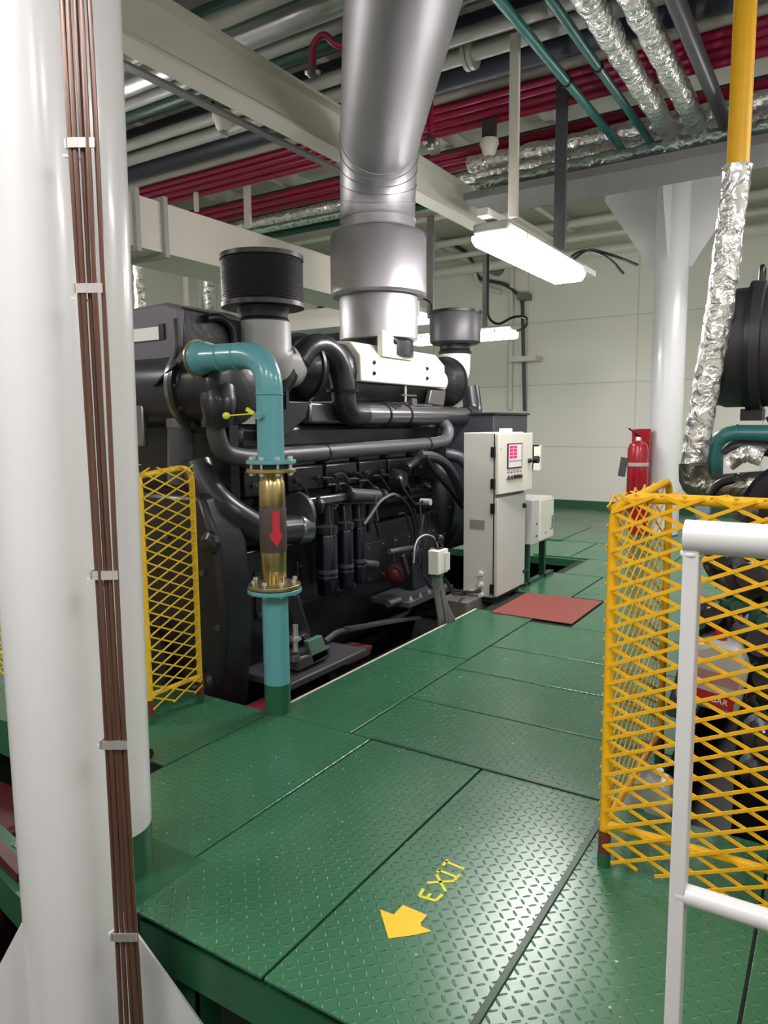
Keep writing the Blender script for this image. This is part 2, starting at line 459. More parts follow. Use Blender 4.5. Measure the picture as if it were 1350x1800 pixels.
tag(MB().prism([onZ(863, 1077), onZ(1005, 1098), onZ(1059, 1058), onZ(926, 1043)], (0, 0, .008)).build('rubber_mat', MATR, bev=.002, smooth=False),
    'red-brown rubber mat lying on the green deck in front of the grey cabinet', 'mat')

# ------------------------------------------------------------------ white pillars on the left with brown tubes
P1 = V((-1.923, 1.219, 0)); A1 = .137
t = thing('pillar', P1 + V((0, 0, -1)), 'large white pillar at the left edge with triangular foot gussets', 'pillar')
MB().cyl(P1 + V((0, 0, -1)), P1 + V((0, 0, 5.36)), A1, 48).build('shaft', WHITE, t)
for ang in (.12, PI + .3, PI - .55, PI * .5):
    d = V((math.cos(ang + YAW), math.sin(ang + YAW), 0)); n = V((-d.y, d.x, 0)) * .012
    p = P1 + d * (A1 - .02)
    MB().prism([p + V((0, 0, -1)) - n / 2, p + d * .46 + V((0, 0, -1)) - n / 2, p + d * .44 + V((0, 0, -.62)) - n / 2, p + d * .025 + V((0, 0, .12)) - n / 2, p + V((0, 0, .12)) - n / 2], n).build('gusset', WHITE, t, smooth=False)
P2 = V((-2.175, 1.56, 0))
t = thing('pillar', P2, 'white pillar behind the brown tubes, its foot painted green on the deck', 'pillar')
RH = V((RT.x, RT.y, 0)).normalized()
MB().cyl(P2 + V((0, 0, .17)) - RH * .011, P2 + V((0, 0, 5.36)) + RH * .05, .145, 48).build('shaft', WHITE, t)
MB().cyl(P2 - RH * .013, P2 + V((0, 0, .17)) - RH * .011, .1455, 48).build('painted_foot', GREEN_P, t, 'green painted foot')
MB().box(P2.x - .3, -1.93, P2.y - .12, P2.y + .2, -.013, .001).build('foot_plate', GREEN_P, t, smooth=False)
# brown tubes
TW = 1.86
top = EYE + ray(160, 510) * TW
ctr = V((top.x, top.y, 0)); dirv = RT.copy(); dirv.z = 0; dirv.normalize()
nrm = V((-dirv.y, dirv.x, 0))
for k, lab in enumerate(('leftmost', 'second from the left', 'middle', 'second from the right', 'rightmost')):
    off = dirv * (k - 2) * .0145
    pts = []
    for z in [x * .18 - 1 for x in range(36)]:
        pts.append(ctr + off * (1 + .06 * math.sin(z * 2 + k)) + V((0, 0, z)) + dirv * (.004 * math.sin(z * 1.7 + k * .9)) + nrm * (.004 * math.sin(z * 2.1 + k * 2) - .006 * (k % 2)))
    tag(MB().tube(pts, .0066, 10).build('brown_tube', COPPER), 'thin brown tube clipped to the near white pillar, %s of the five' % lab, 'tube', 'brown tubes clipped to the pillar')
for k, (yy, lab) in enumerate(((265, 'topmost'), (508, 'second from the top'), (1022, 'middle'), (1350, 'second from the bottom'), (1745, 'lowest'))):
    z = (EYE + ray(165, yy) * TW).z
    c = ctr + V((0, 0, z))
    b = MB()
    for j in range(5):
        p = c + dirv * (j - 2) * .0135 + nrm * -.012
        b.bar(p - V((0, 0, .012)), p + V((0, 0, .012)), .0145, .004 + .002 * (j % 2), up=nrm)
    b.bar(c - dirv * .04 - V((0, 0, .012)), c - dirv * .04 + V((0, 0, .012)), .006, .022, up=nrm)
    o = b.build('tube_clip', CHROME, smooth=False)
    tag(o, 'bright metal clip across the brown tubes, %s of the five' % lab, 'clip', 'clips on the brown tubes')
    pz = P1.copy(); pz.z = z - .03
    sd = (c - P1); sd.z = 0; sd.normalize()
    tag(MB().bar((pz + sd * A1).lerp(c, .45), c + nrm * .012 - V((0, 0, .03)), .03, .006).build('clip_stud', WHITE, smooth=False), 'white welded bracket behind the %s tube clip' % lab, 'bracket', 'white brackets behind the tube clips')

# ------------------------------------------------------------------ overhead: long beam, tray, hangers
b = MB().box(-4.08, -3.88, -1.0, 10.9, 4.0, 4.025); b.box(-3.99, -3.975, -1.0, 10.9, 4.02, 4.36); b.box(-4.08, -3.88, -1.0, 10.9, 4.35, 4.375)
tag(b.build('steel_beam', CREAM, smooth=False), 'long cream I-beam running away overhead, passing behind the silver exhaust pipe', 'beam')
b = MB().box(-4.60, -4.52, 1.0, 7.0, 4.20, 4.206); b.box(-4.606, -4.60, 1.0, 7.0, 4.20, 4.27)
b.box(-4.60, -4.52, 6.99, 7.0, 4.20, 5.0); b.box(-4.60, -4.52, 2.6, 2.62, 4.20, 5.0)
tag(b.build('support_angle', GREYM, smooth=False), 'long grey angle bar running left of the long cream beam', 'bar')

def wdist(p): return (p - EYE).dot(FW)
XP = [  # (x, y) in the photo where the pipe is seen, height, thickness seen, material, label
 (480, -2, 4.75, 26, PIPEW, 'white pipe nearest the camera among the ceiling pipes'),
 (470, 14, 4.75, 20, DGREEN, 'dark green ceiling pipe just before the thick silver lagged pipe'),
 (480, 45, 4.80, 46, LAG, 'thick silver lagged ceiling pipe with loose foil, largest of the ceiling pipes'),
 (480, 88, 4.75, 24, PIPEW, 'pale grey ceiling pipe just beyond the thick silver lagged pipe'),
 (480, 113, 4.70, 22, DGREEN, 'dark green ceiling pipe between two pale pipes'),
 (575, 141, 4.75, 22, PIPEW, 'pale ceiling pipe just beyond the dark green one'),
 (575, 173, 4.72, 24, PIPEW, 'pale ceiling pipe with a round flange right of the silver exhaust'),
 (265, 290, 4.75, 34, NAVYP, 'dark navy lagged ceiling pipe in front of the crimson pipes'),
 (265, 322, 4.85, 22, CREAM, 'cream lagged ceiling pipe between navy pipe and crimson pipes'),
 (853, 170, 4.75, 13, RED, 'crimson pipe, nearest of the four in the near ceiling band'),
 (853, 184, 4.72, 13, RED, 'crimson pipe, second of the four in the near ceiling band'),
 (853, 198, 4.75, 15, RED, 'crimson pipe, third of the four in the near ceiling band'),
 (853, 214, 4.72, 15, RED, 'crimson pipe, farthest of the four in the near ceiling band'),
 (853, 258, 4.75, 12, RED, 'crimson pipe, nearest of the three in the far ceiling band'),
 (853, 270, 4.70, 13, RED, 'crimson pipe, middle of the three in the far ceiling band'),
 (853, 284, 4.75, 13, RED, 'crimson pipe, farthest of the three in the far ceiling band'),
 (853, 306, 4.74, 20, FOIL, 'foil wrapped ceiling pipe just beyond the far crimson band'),
 (853, 324, 4.70, 15, FOILG, 'green tinged foil pipe beyond the bright foil one'),
 (853, 341, 4.74, 14, DGREEN, 'dark green pipe, farthest of the ceiling pipes'),
]
for i, (px, py, z, th, m, lab) in enumerate(XP):
    p = onZ(px, py, z); r = th * wdist(p) / FPX / 2
    foil = m in (FOIL, FOILG, LAG)
    pts = [V((-10.95, p.y, z)), V((5.15, p.y, z))]
    b = MB()
    if m is LAG: b.tube(pts, wobble_r(r, .03, 20), 24, jit=.006, step=.12)
    elif foil: b.tube(pts, wobble_r(r, .16, 60), 16, jit=.035, step=.06)
    else: b.tube(pts, r, 18)
    o = b.build('ceiling_pipe', m)
    tag(o, lab, 'pipe', 'pipes under the ceiling')
    if i == 6: FLP = (p.y, z, r)
for k, (y, z, r, m, lab) in enumerate(((4.1, 5.0, .09, NAVYP, 'navy pipe added to darken the ceiling gaps, nearest the camera'), (4.75, 5.06, .07, DGREEN, 'dark green pipe added to darken the ceiling gaps above the silver lagged pipe'),  # dark filler pipes added so the gaps between ceiling pipes look dark
    (5.35, 5.08, .07, DKGREY, 'dark grey pipe added to darken the ceiling gaps behind the silver lagged pipe'), (5.7, 5.05, .08, DKGREY, 'dark grey pipe added to darken the ceiling gaps above the flanged pipe'), (6.15, 5.07, .09, NAVYP, 'navy pipe added to darken the ceiling gaps above the other navy one'),
    (6.6, 5.06, .09, DKGREY, 'dark grey pipe added to darken the ceiling gaps above the cream lagged pipe'), (8.7, 5.03, .07, DGREEN, 'dark green pipe added to darken the ceiling gaps beyond the far crimson band'), (9.5, 5.02, .08, DKGREY, 'dark grey pipe added to darken the ceiling gaps, farthest back'))):
    tag(MB().cyl((-10.95, y, z), (5.15, y, z), r, 16).build('ceiling_pipe', m), lab, 'pipe', 'upper layer of dark pipes added to darken the ceiling gaps')
p = onY(828, 92, FLP[0])
t = thing('pipe_flange', (p.x, FLP[0], FLP[1] - FLP[2]), 'round white pipe flange right of the silver exhaust', 'flange')
MB().lathe((p.x - .05, FLP[0], FLP[1]), (1, 0, 0), [(0, FLP[2] * 1.9), (.035, FLP[2] * 1.9)], 24).build('flange_disc', PIPEW, t)
MB().lathe((p.x - .002, FLP[0], FLP[1]), (1, 0, 0), [(0, FLP[2] * 1.9), (.035, FLP[2] * 1.9)], 24).build('flange_disc', PIPEW, t)

# foil bundle across, where the lengthways pipes end
for i, (yy, z, r, m, lab) in enumerate(((7.75, 4.50, .085, FOIL, 'crinkled foil pipe across, top of the foil bundle by the column'), (7.95, 4.33, .08, FOILG, 'green tinged foil pipe across, middle of the foil bundle'), (8.15, 4.2, .07, FOILG, 'foil pipe across, lowest of the foil bundle by the column'))):
    tag(MB().tube([V((-3.75, yy, z)), V((4.6, yy, z))], wobble_r(r, .25, 48), 14, jit=.08, step=.05).build('foil_pipe', m), lab, 'pipe', 'foil bundle across the room')
b = MB().box(-3.75, 4.9, 7.6, 8.3, 4.08, 4.10)
for y in (7.6, 8.3): b.box(-3.75, 4.9, y - .005, y + .005, 4.08, 4.16)
tag(b.build('cable_tray', GREYM, smooth=False), 'grey tray under the foil bundle across the room', 'cable tray')

# lengthways pipes at upper right
def ypipe(px0, px1, y1, z, th, m, lab, foil=False, drop=None):
    p = onZ(px0, 0, z); q = onZ(px1, y1, z)
    x = (p.x + q.x) / 2; r = th * wdist(V((x, p.y, z))) / FPX / 2
    a = V((x, 1.8 if px0 in (872, 952) else -.6, z)); e = V((x, q.y, z))
    pts = [a, e, e + V((.0, .25, .12))]
    b = MB()
    if foil: b.tube(fillet(pts, .3), wobble_r(r, .20, 62), 20, jit=.025, step=.05)
    else: b.tube(pts, r, 16, bend=.2)
    o = b.build('overhead_pipe', m); tag(o, lab, 'pipe', 'lengthways pipes at the upper right')
    return x, r
x, r = ypipe(872, 1114, 282, 4.42, 20, TEALD, 'slim teal overhead pipe running away, left of the pair')
tag(MB().cyl((x, 6.2, 4.42), (x, 6.23, 4.42), r * 1.25, 16).build('pipe_clamp', BLK), 'black clamp ring on the left teal overhead pipe', 'clamp')
x, r = ypipe(952, 1174, 278, 4.42, 19, TEALD, 'slim teal overhead pipe running away, right of the pair')
tag(MB().cyl((x, 6.1, 4.42), (x, 6.13, 4.42), r * 1.25, 16).build('pipe_clamp', BLK), 'black clamp ring on the right teal overhead pipe', 'clamp')
ypipe(1030, 1212, 284, 4.42, 48, FOIL, 'foil wrapped overhead pipe running away, left of the pair', True)
ypipe(1110, 1268, 296, 4.42, 48, FOIL, 'foil wrapped overhead pipe running away, right of the pair', True)
p = onZ(1187, 0, 4.42)
x = onZ(1187, 0, 4.42).x + .0
pts = [V((x, -.6, 4.42)), V((x, onZ(1278, 215, 4.42).y, 4.42)), V((x + .02, onZ(1278, 215, 4.42).y + .5, 4.30)), V((x + .05, 8.0, 4.2))]
tag(MB().tube(pts, .062, 16, bend=.3).build('overhead_pipe', DKGREY), 'dark grey overhead pipe between the foil pipes and the yellow pipe', 'pipe', 'lengthways pipes at the upper right')

# hangers
def hanger(px, ytop, ybot, Y, wpx, m, lab, name='hanger_bar'):
    a = onY(px, ytop, Y); c = onY(px, ybot, Y); wd = wpx * wdist(c) / FPX
    x = (a.x + c.x) / 2
    b = MB().box(x - wd / 2, x + wd / 2, Y - .02, Y + .02, c.z, a.z)
    o = b.build(name, m, bev=.004, smooth=False); tag(o, lab, 'hanger'); return V((x, Y, c.z))
hanger(904, 60, 382, 5.55, 17, CREAM, 'pale flat hanger bar down to the near end of the lit lamp')
hanger(986, 140, 440, 6.75, 20, DKGREY, 'dark hanger bar down to the far end of the lit lamp')
hanger(765, 235, 312, 8.3, 17, CREAM, 'short cream hanger bar right of the silver exhaust')
hanger(757, 380, 560, 8.6, 12, GREYM, 'thin grey hanger bar behind the silver exhaust')
hanger(853, 450, 588, 9.0, 9, GREYM, 'thin grey hanger bar holding the far wall lamp')
hanger(345, 338, 372, 7.0, 8, CREAM, 'cream hanger bar above the white duct, left one')
hanger(345 + 90, 320, 400, 7.6, 14, CREAM, 'cream hanger bar above the white duct, right one')

# sprinkler nozzles, detectors
def nozzle(px, py, Y, lab, hook):
    p = onY(px, py, Y)
    t = thing('sprinkler', p, lab, 'sprinkler')
    s = wdist(p) / FPX
    if hook:
        MB().tube([p + V((0, 0, 12 * s)), p + V((0, 0, 48 * s)), p + V((25 * s, .0, 62 * s)), p + V((45 * s, .05, 36 * s)), p + V((80 * s, .1, 42 * s))], 6 * s, 12, bend=.12).build('feed_pipe', PUMPR if False else RED, t)
    else:
        MB().tube([p + V((0, 0, 10 * s)), p + V((0, 0, 40 * s)), p + V((0, 0, 80 * s))], 5 * s, 10).build('feed_pipe', RED, t)
    MB().lathe(p + V((0, 0, -8 * s)), (0, 0, 1), [(0, 6 * s), (5 * s, 10 * s), (14 * s, 9 * s), (22 * s, 5 * s)], 14).build('nozzle_head', STEEL, t)
    for a in (0, 2.1, 4.2):
        MB().lathe(p + V((9 * s * math.cos(a), 9 * s * math.sin(a), 1 * s)), (math.cos(a), math.sin(a), -.4), [(0, 4 * s), (5 * s, 4 * s), (6 * s, 2 * s)], 10).build('jet', CHROME, t)
nozzle(550, 130, 4.2, 'sprinkler nozzle on a hooked crimson pipe, left of the silver exhaust', True)
nozzle(757, 253, 6.4, 'sprinkler nozzle hanging right of the silver exhaust', False)
def detector(px, py, Y, s0, lab):
    p = onY(px, py, Y); s = wdist(p) / FPX * s0
    t = thing('smoke_detector', p, lab, 'detector')
    MB().lathe(p, (0, 0, -1), [(-12 * s, 16 * s), (-4 * s, 17 * s), (2 * s, 14 * s), (10 * s, 12 * s), (16 * s, 8 * s)], 20).build('housing', CREAM, t)
    MB().lathe(p, (0, 0, -1), [(16 * s, 5 * s), (21 * s, 9 * s), (24 * s, 7 * s)], 16).build('sensor_cap', PIPEW, t)
    MB().box(p.x - 12 * s, p.x + 12 * s, p.y - .03, p.y + .03, p.z + 10 * s, p.z + 45 * s).build('bracket', DKGREY, t, smooth=False)
detector(860, 258, 7.2, 1.0, 'white smoke detector on a grey bracket, under the crimson pipes')
detector(392, 212, 5.2, 1.1, 'white smoke detector left of the long cream beam')

# ------------------------------------------------------------------ white air duct on the left
t = thing('air_duct', (-4.85, 5.5, 2.95), 'rectangular cream air duct running along the left above the engine', 'duct')
MB().box(-5.15, -4.6, 2.6, 8.1, 2.96, 3.34).build('duct_body', CREAM, t, smooth=False)
for y in (3.78, 4.05):
    b = MB().box(-5.19, -4.56, y - .02, y + .02, 2.92, 3.38); b.build('duct_flange', PIPEW, t, bev=.004, smooth=False)
MB().box(-4.598, -4.59, 3.2, 3.72, 3.0, 3.3).build('access_panel', CREAM, t, smooth=False)
t = thing('air_duct', (-6.4, 7.2, 2.8), 'pale cross duct and ledge behind the long cream air duct', 'duct')
MB().box(-7.9, -5.2, 7.6, 8.1, 2.85, 3.1).build('duct_body', CREAM, t, smooth=False)
for (px, Y, y0, y1, lab) in ((242, 5.2, 455, 560, 'crinkled foil pipe hanging down beside the white pillar'), (365, 6.6, 488, 580, 'crinkled foil pipe hanging down left of the black air filter')):
    a = onY(px, y0 - 20, Y); c = V((a.x, Y, -.013))
    s = wdist(a) / FPX
    tag(MB().tube([a, c], wobble_r(9 * s, .25, 30), 14, jit=.12, step=.03).build('foil_pipe', FOIL), lab, 'pipe')
for (px, Y, y0, y1, m, lab) in ((350, 7.3, 475, 570, PIPEW, 'slim white pipe beside the hanging foil pipe'), (325, 7.9, 470, 560, CREAM, 'cream vertical bar behind the expansion tank')):
    a = onY(px, y0 - 10, Y); c = V((a.x, Y, -.013 if a.x < -5.3 else -.95))
    tag(MB().cyl(a, c, .045, 14).build('vertical_pipe', m), lab, 'pipe')
for k, (z, r) in enumerate(((2.75, .06), (2.45, .035))):
    tag(MB().cyl((-10.85, 2.5, z + .35), (-10.85, 13.6, z + .35), r, 14).build('wall_pipe', CREAM), 'cream pipe along the left wall, %s one' % ('upper', 'lower')[k], 'pipe')
# control panel far behind, left of silver exhaust
t = thing('wall_cabinet', onY(556, 640, 9.5), 'far white control cabinet with a black edge, left of the silver exhaust', 'cabinet')
a = onY(513, 530, 9.5); c = onY(558, 660, 9.5)
MB().box(a.x, c.x, 9.5, 9.9, c.z, a.z).build('body', CREAM, t, smooth=False)
a = onY(560, 538, 9.45); c = onY(569, 660, 9.45)
MB().box(a.x, c.x, 9.45, 9.9, c.z, a.z).build('black_edge', BLK, t, smooth=False)
a = onY(516, 560, 9.49); c = onY(524, 576, 9.49)
MB().box(a.x, c.x, 9.47, 9.5, c.z, a.z).build('gauge', BLK, t, smooth=False)
a = onY(530, 530, 8.9); c = V((a.x, 8.9, -.013))
tag(MB().cyl(a, c, .045, 12).build('vertical_pipe', TEAL), 'thin turquoise vertical pipe in front of the far white cabinet', 'pipe')

# ------------------------------------------------------------------ lamps
LN = {'main': ('lit ceiling lamp hanging above the walkway, the large one right of the exhaust', 1), 'far': ('lit lamp on the far side behind the right air filter, lying crosswise', 1)}
for nm, ax, c, L, pw in FIXTURES:
    lab = LN.get(nm, ('ceiling lamp %s' % {'near_right': 'behind the camera on the right', 'near_left': 'behind the camera on the left', 'aisle': 'high above the far walkway', 'right': 'above the right-hand engine', 'right2': 'above the right-hand cage', 'left': 'over the left side of the engine', 'left2': 'over the left cage'}.get(nm, nm), 0))[0]
    t = thing('ceiling_lamp', c, lab, 'lamp', 'sealed ceiling lamps')
    hw = .16; hl = L / 2
    def bx(a, b_, z0, z1):
        return (c.x - a, c.x + a, c.y - b_, c.y + b_, c.z + z0, c.z + z1) if ax == 'Y' else (c.x - b_, c.x + b_, c.y - a, c.y + a, c.z + z0, c.z + z1)
    MB().box(*bx(hw * .85, hl, .0, .07)).build('housing', PIPEW, t, bev=.02)
    b = MB()
    n = 5
    prof = [(hw, .0), (hw, -.035), (hw * .8, -.085), (-hw * .8, -.085), (-hw, -.035), (-hw, .0)]
    if ax == 'Y': b.prism([V((c.x + p, c.y - hl + .03, c.z + q)) for p, q in prof], (0, L - .06, 0))
    else: b.prism([V((c.x - hl + .03, c.y + p, c.z + q)) for p, q in prof], (L - .06, 0, 0))
    b.build('diffuser', lamp_mat(pw), t, bev=.015)
    for s in (-1, 1):
        for k in (-.35, 0, .35):
            q = V((c.x + s * (hw + .004), c.y + k * L, c.z)) if ax == 'Y' else V((c.x + k * L, c.y + s * (hw + .004), c.z))
            MB().box(q.x - .012, q.x + .012, q.y - .012, q.y + .012, q.z - .03, q.z + .02).build('latch', CHROME, t, smooth=False)
    if nm not in ('main', 'far'):
        for s in (-.35, .35):
            q = c + (V((0, s * L, 0)) if ax == 'Y' else V((s * L, 0, 0)))
            MB().cyl(q + V((0, 0, .06)), V((q.x, q.y, 5.36)), .012, 8).build('suspension_rod', GREYM, t)
# support strut over the main lamp with loose cables
b = MB().box(-2.24, -2.16, 4.75, 7.3, 3.03, 3.08)
tag(b.build('lamp_strut', CREAM, smooth=False), 'cream strut carrying the large lit lamp', 'strut')
for k, (dx, lab) in enumerate(((0, 'left'), (.06, 'right'))):
    p = V((-2.2 + dx, 6.55, 3.06))
    tag(MB().tube([p, p + V((.1, .1, .1)), p + V((.32, .15 + dx, .02)), p + V((.45 + dx, .2, -.14 + dx))], .012, 8, bend=.12).build('cable', BLK), 'loose black cable end at the far end of the large lamp, %s one' % lab, 'cable', 'loose cable ends at the lamp')
pts = [onY(858, 440, 8.95), onY(858, 560, 8.95), onY(875, 572, 8.95), onY(905, 555, 8.95), onY(928, 558, 8.95), onY(925, 575, 8.95), onY(908, 582, 8.95)]
tag(MB().tube(pts, .016, 8, bend=.12).build('cable', BLK), 'black cable looping down to the far crosswise lamp', 'cable')
pts = [onY(730, 530, 8.3), onY(745, 525, 8.3), onY(757, 532, 8.3), onY(760, 555, 8.3)]
tag(MB().tube(pts, .016, 8, bend=.12).build('cable', BLK), 'small black cable loop right of the silver exhaust', 'cable')
t = thing('ceiling_lamp', onY(742, 562, 10.2), 'lit lamp half hidden behind the silver exhaust, above the crosswise one', 'lamp', 'sealed ceiling lamps')
p = onY(742, 560, 10.2)
MB().box(p.x - .5, p.x + .14, 9.9, 10.2, p.z - .1, p.z + .05).build('diffuser', LAMPM, t, bev=.02)
MB().box(p.x - .5, p.x + .14, 9.9, 10.2, p.z + .05, p.z + .14).build('housing', PIPEW, t, bev=.02)

# ------------------------------------------------------------------ back wall fittings
def yline(pts, Y, r, m, name, lab, cat, bend=.15):
    return tag(MB().tube([onY(x, y, Y) for x, y in pts], r, 10, bend=bend).build(name, m), lab, cat)
yline([(765, 408), (825, 447), (840, 490), (890, 500), (918, 525), (922, 722)], 13.7, .035, DKGREY, 'conduit', 'thin grey conduit bending down the back wall behind the filters', 'pipe')
yline([(770, 430), (800, 440), (832, 470), (838, 500), (880, 515)], 13.6, .05, CREAM, 'conduit', 'cream conduit stepping across the back wall', 'pipe')
yline([(900, 470), (896, 720)], 13.72, .05, CREAM, 'conduit', 'cream vertical pipe on the back wall left of the grey conduit', 'pipe')
for k, (y0, y1, r, lab) in enumerate(((398, 372, .07, 'upper'), (425, 402, .05, 'middle'), (452, 430, .09, 'lower'))):
    a = onY(960, y0, 13.3); c = onY(1150, y1, 13.3)
    z = (a.z + c.z) / 2
    tag(MB().cyl((-7.6, 13.3, z), (5, 13.3, z), r, 14).build('wall_pipe', CREAM), 'cream pipe high along the back wall, %s of the three' % lab, 'pipe', 'pipes high along the back wall')
a = onY(898, 628, 13.5); c = onY(945, 634, 13.5)
tag(MB().box(a.x, c.x, 13.4, 13.8, c.z, a.z).build('wall_bracket', CREAM, smooth=False), 'small cream shelf bracket on the back wall above the cabinet', 'bracket')
a = onY(915, 522, 13.6); tag(MB().box(a.x - .05, a.x + .16, 13.5, 13.8, a.z - .06, a.z + .06).build('junction_box', GREYM, bev=.01), 'small grey junction box on the wall conduit', 'box')
a = onY(868, 470, 13.6); tag(MB().cyl(V((a.x, 13.8, a.z)), V((a.x, 13.6, a.z)), .14, 18).build('wall_speaker', GREYM), 'round grey wall fitting below the large lamp', 'fitting')
# sample valve by the wall
p = onY(936, 800, 9.5)
t = thing('valve', p, 'small black valve with hand wheel behind the cabinet door', 'valve')
MB().cyl(p + V((0, 0, -.12)), p + V((0, 0, .12)), .02, 8).build('stem', BLK, t)
MB().cyl(p + V((-.09, 0, -.06)), p + V((.09, 0, -.06)), .05, 10).build('body', BLK, t)
MB().lathe(p + V((0, 0, .12)), (0, 0, 1), [(0, .09), (.02, .09)], 16).build('hand_wheel', BLK, t)
MB().tube([p + V((0, 0, -.12)), p + V((-.02, 0, -.3)), p + V((-.25, 0, -.38)), V((p.x - .3, p.y, -.013))], .018, 8, bend=.1).build('tail_pipe', BLK, t)
a = onY(928, 783, 10.5); c = onY(950, 828, 10.5)
tag(MB().box(a.x, c.x, 10.5, 10.6, c.z, a.z).build('wall_box', CREAM, bev=.01), 'small white box behind the black valve', 'box')

# ------------------------------------------------------------------ column, gussets, extinguisher
cx = -2.2
t = thing('column', (cx, 11.02, 0), 'tall white column by the back wall with wide gussets at its head', 'column')
MB().cyl((cx, 11.02, 0), (cx, 11.02, 5.0), .225, 32).build('shaft', WHITE, t)
for s in (-1, 1):
    MB().prism([V((cx + s * .18, 11.0, 3.75)), V((cx + s * .26, 11.0, 3.75)), V((cx + s * .95, 11.0, 4.8)), V((cx + s * .95, 11.0, 4.99)), V((cx + s * .18, 11.0, 4.99))], (0, .03, 0)).build('gusset', WHITE, t, smooth=False)
MB().prism([V((cx - .01, 10.85, 3.75)), V((cx - .01, 10.3, 4.7)), V((cx - .01, 10.3, 4.99)), V((cx - .01, 10.85, 4.99))], (.02, 0, 0)).build('gusset', WHITE, t, smooth=False)
p = onY(1120, 850, 10.6)
t = thing('fire_extinguisher', (p.x, 10.6, .55), 'red fire extinguisher with black lever and white band beside the white column', 'fire extinguisher')
MB().lathe((p.x, 10.6, .55), (0, 0, 1), [(0, .13), (.03, .145), (.68, .145), (.76, .12), (.81, .05)], 28).build('cylinder', REDX, t)
MB().lathe((p.x, 10.6, 1.0), (0, 0, 1), [(0, .148), (.05, .148)], 28).build('band', PIPEW, t)
MB().lathe((p.x, 10.6, 1.36), (0, 0, 1), [(0, .045), (.05, .04)], 16).build('valve_head', CHROME, t)
b = MB().bar((p.x + .02, 10.6, 1.41), (p.x - .14, 10.6, 1.53), .03, .02); b.bar((p.x + .04, 10.6, 1.40), (p.x - .05, 10.6, 1.44), .03, .03); b.build('lever', BLK, t)
MB().bar((p.x - .2, 10.5, .85), (p.x - .16, 10.5, 1.12), .1, .01, up=V((0, 1, 0))).build('tag', DKGREY, t, smooth=False)
tag(MB().box(p.x - .13, p.x + .13, 10.74, 10.80, -.0, 1.52).build('extinguisher_bracket', REDX, bev=.01), 'red backing box behind the fire extinguisher', 'bracket')

# ================================================================== YELLOW MESH CAGES
def mesh_panel(b, O, u, W, H, pu=.152, pv=.0675, nrm=None, wd=.0115, th=.004, corner=0, phase=(0, 0)):
    """expanded metal: diamond strands over the rectangle O, u*W, z*H"""
    O = V(O); u = V(u).normalized(); z = V((0, 0, 1)); n = u.cross(z)
    k = pv / pu
    def seg(s, c):
        # v = c + s*k*x, clipped to 0..W, 0..H
        x0, x1 = 0., W
        y0, y1 = c, c + s * k * W
        lo, hi = 0., W
        if s > 0: lo = max(0, (0 - c) / k); hi = min(W, (H - c) / k)
        else: lo = max(0, (c - H) / k); hi = min(W, c / k)
        if hi - lo < .02: return
        m = max(1, int((hi - lo) / (pu / 2)))
        A = O + u * lo + z * (c + s * k * lo); B = O + u * hi + z * (c + s * k * hi)
        b.bar(A + n * (.002 * s), B + n * (.002 * s), wd, th, up=n)
    c = -k * W - pv + phase[1]
    while c < H + k * W + pv:
        seg(1, c); seg(-1, c); c += pv
    # knuckles where the strands are joined
    i = 0
    y = phase[1] % pv
    return b

def cage(name, corner, ux, W, uy, D, ztop, lab, zlow=.16, mesh_low=.03, m=YEL, post_r=.0175, back=True):
    cx_, cy_ = corner
    t = thing('mesh_guard', (cx_, cy_, 0), lab, 'guard')
    c = V((cx_, cy_, 0)); ux = V(ux); uy = V(uy)
    Z = lambda h: V((0, 0, h))
    MB().tube([c + Z(.13), c + Z(ztop), c + ux * W + Z(ztop)], post_r, 14, bend=.1).build('front_frame', m, t)
    far = c + uy * D
    MB().tube([far + Z(.13), far + Z(ztop - .005), c + Z(ztop - .04) + uy * .01], post_r * .9, 14, bend=.1).build('side_frame', m, t)
    MB().tube([c + Z(zlow), c + ux * W + Z(zlow)], post_r * .8, 12).build('bottom_rail', m, t)
    MB().tube([c + Z(zlow), far + Z(zlow)], post_r * .8, 12).build('bottom_rail', m, t)
    MB().tube([c + ux * W + Z(.13), c + ux * W + Z(ztop)], post_r, 12).build('post', m, t)
    for p in (c, far, c + ux * W):
        MB().cyl(p + Z(.0), p + Z(.135), post_r * 1.25, 14).build('post_foot', PRIM, t, 'red-brown primed post foot')
        MB().cyl(p + Z(.0), p + Z(.05), post_r * 1.35, 14).build('foot_socket', GREEN_P, t)
    b = MB(); mesh_panel(b, c + Z(mesh_low) - uy * (post_r + .003), ux, W, ztop - mesh_low + .01); b.build('mesh_panel', m, t, smooth=False)
    b = MB(); mesh_panel(b, c + Z(mesh_low + .05) - ux * (post_r + .003), uy, D, ztop - mesh_low - .05, phase=(0, .03), wd=.008); b.build('mesh_panel', m, t, smooth=False)
    b = MB()
    n = int(W / .076)
    for i in range(n):
        p = c + ux * (.08 + i * .076) + Z(ztop + .012)
        b.bar(p - uy * .02, p + uy * .05 + ux * .038 * (1 if i % 2 else -1) + Z(.004), .008, .004)
    b.build('mesh_edge', m, t, smooth=False)
    return t
cage('right', (-.66, 2.51), (1, 0, 0), 1.55, (0, 1, 0), .93, 1.35, 'yellow expanded-metal guard around the right-hand engine, rounded top corner')
cage('left', (-3.105, 2.50), (-1, 0, 0), 2.6, (0, 1, 0), .36, 1.39, 'yellow expanded-metal guard behind the white pillars in front of the main engine', m=YEL2)

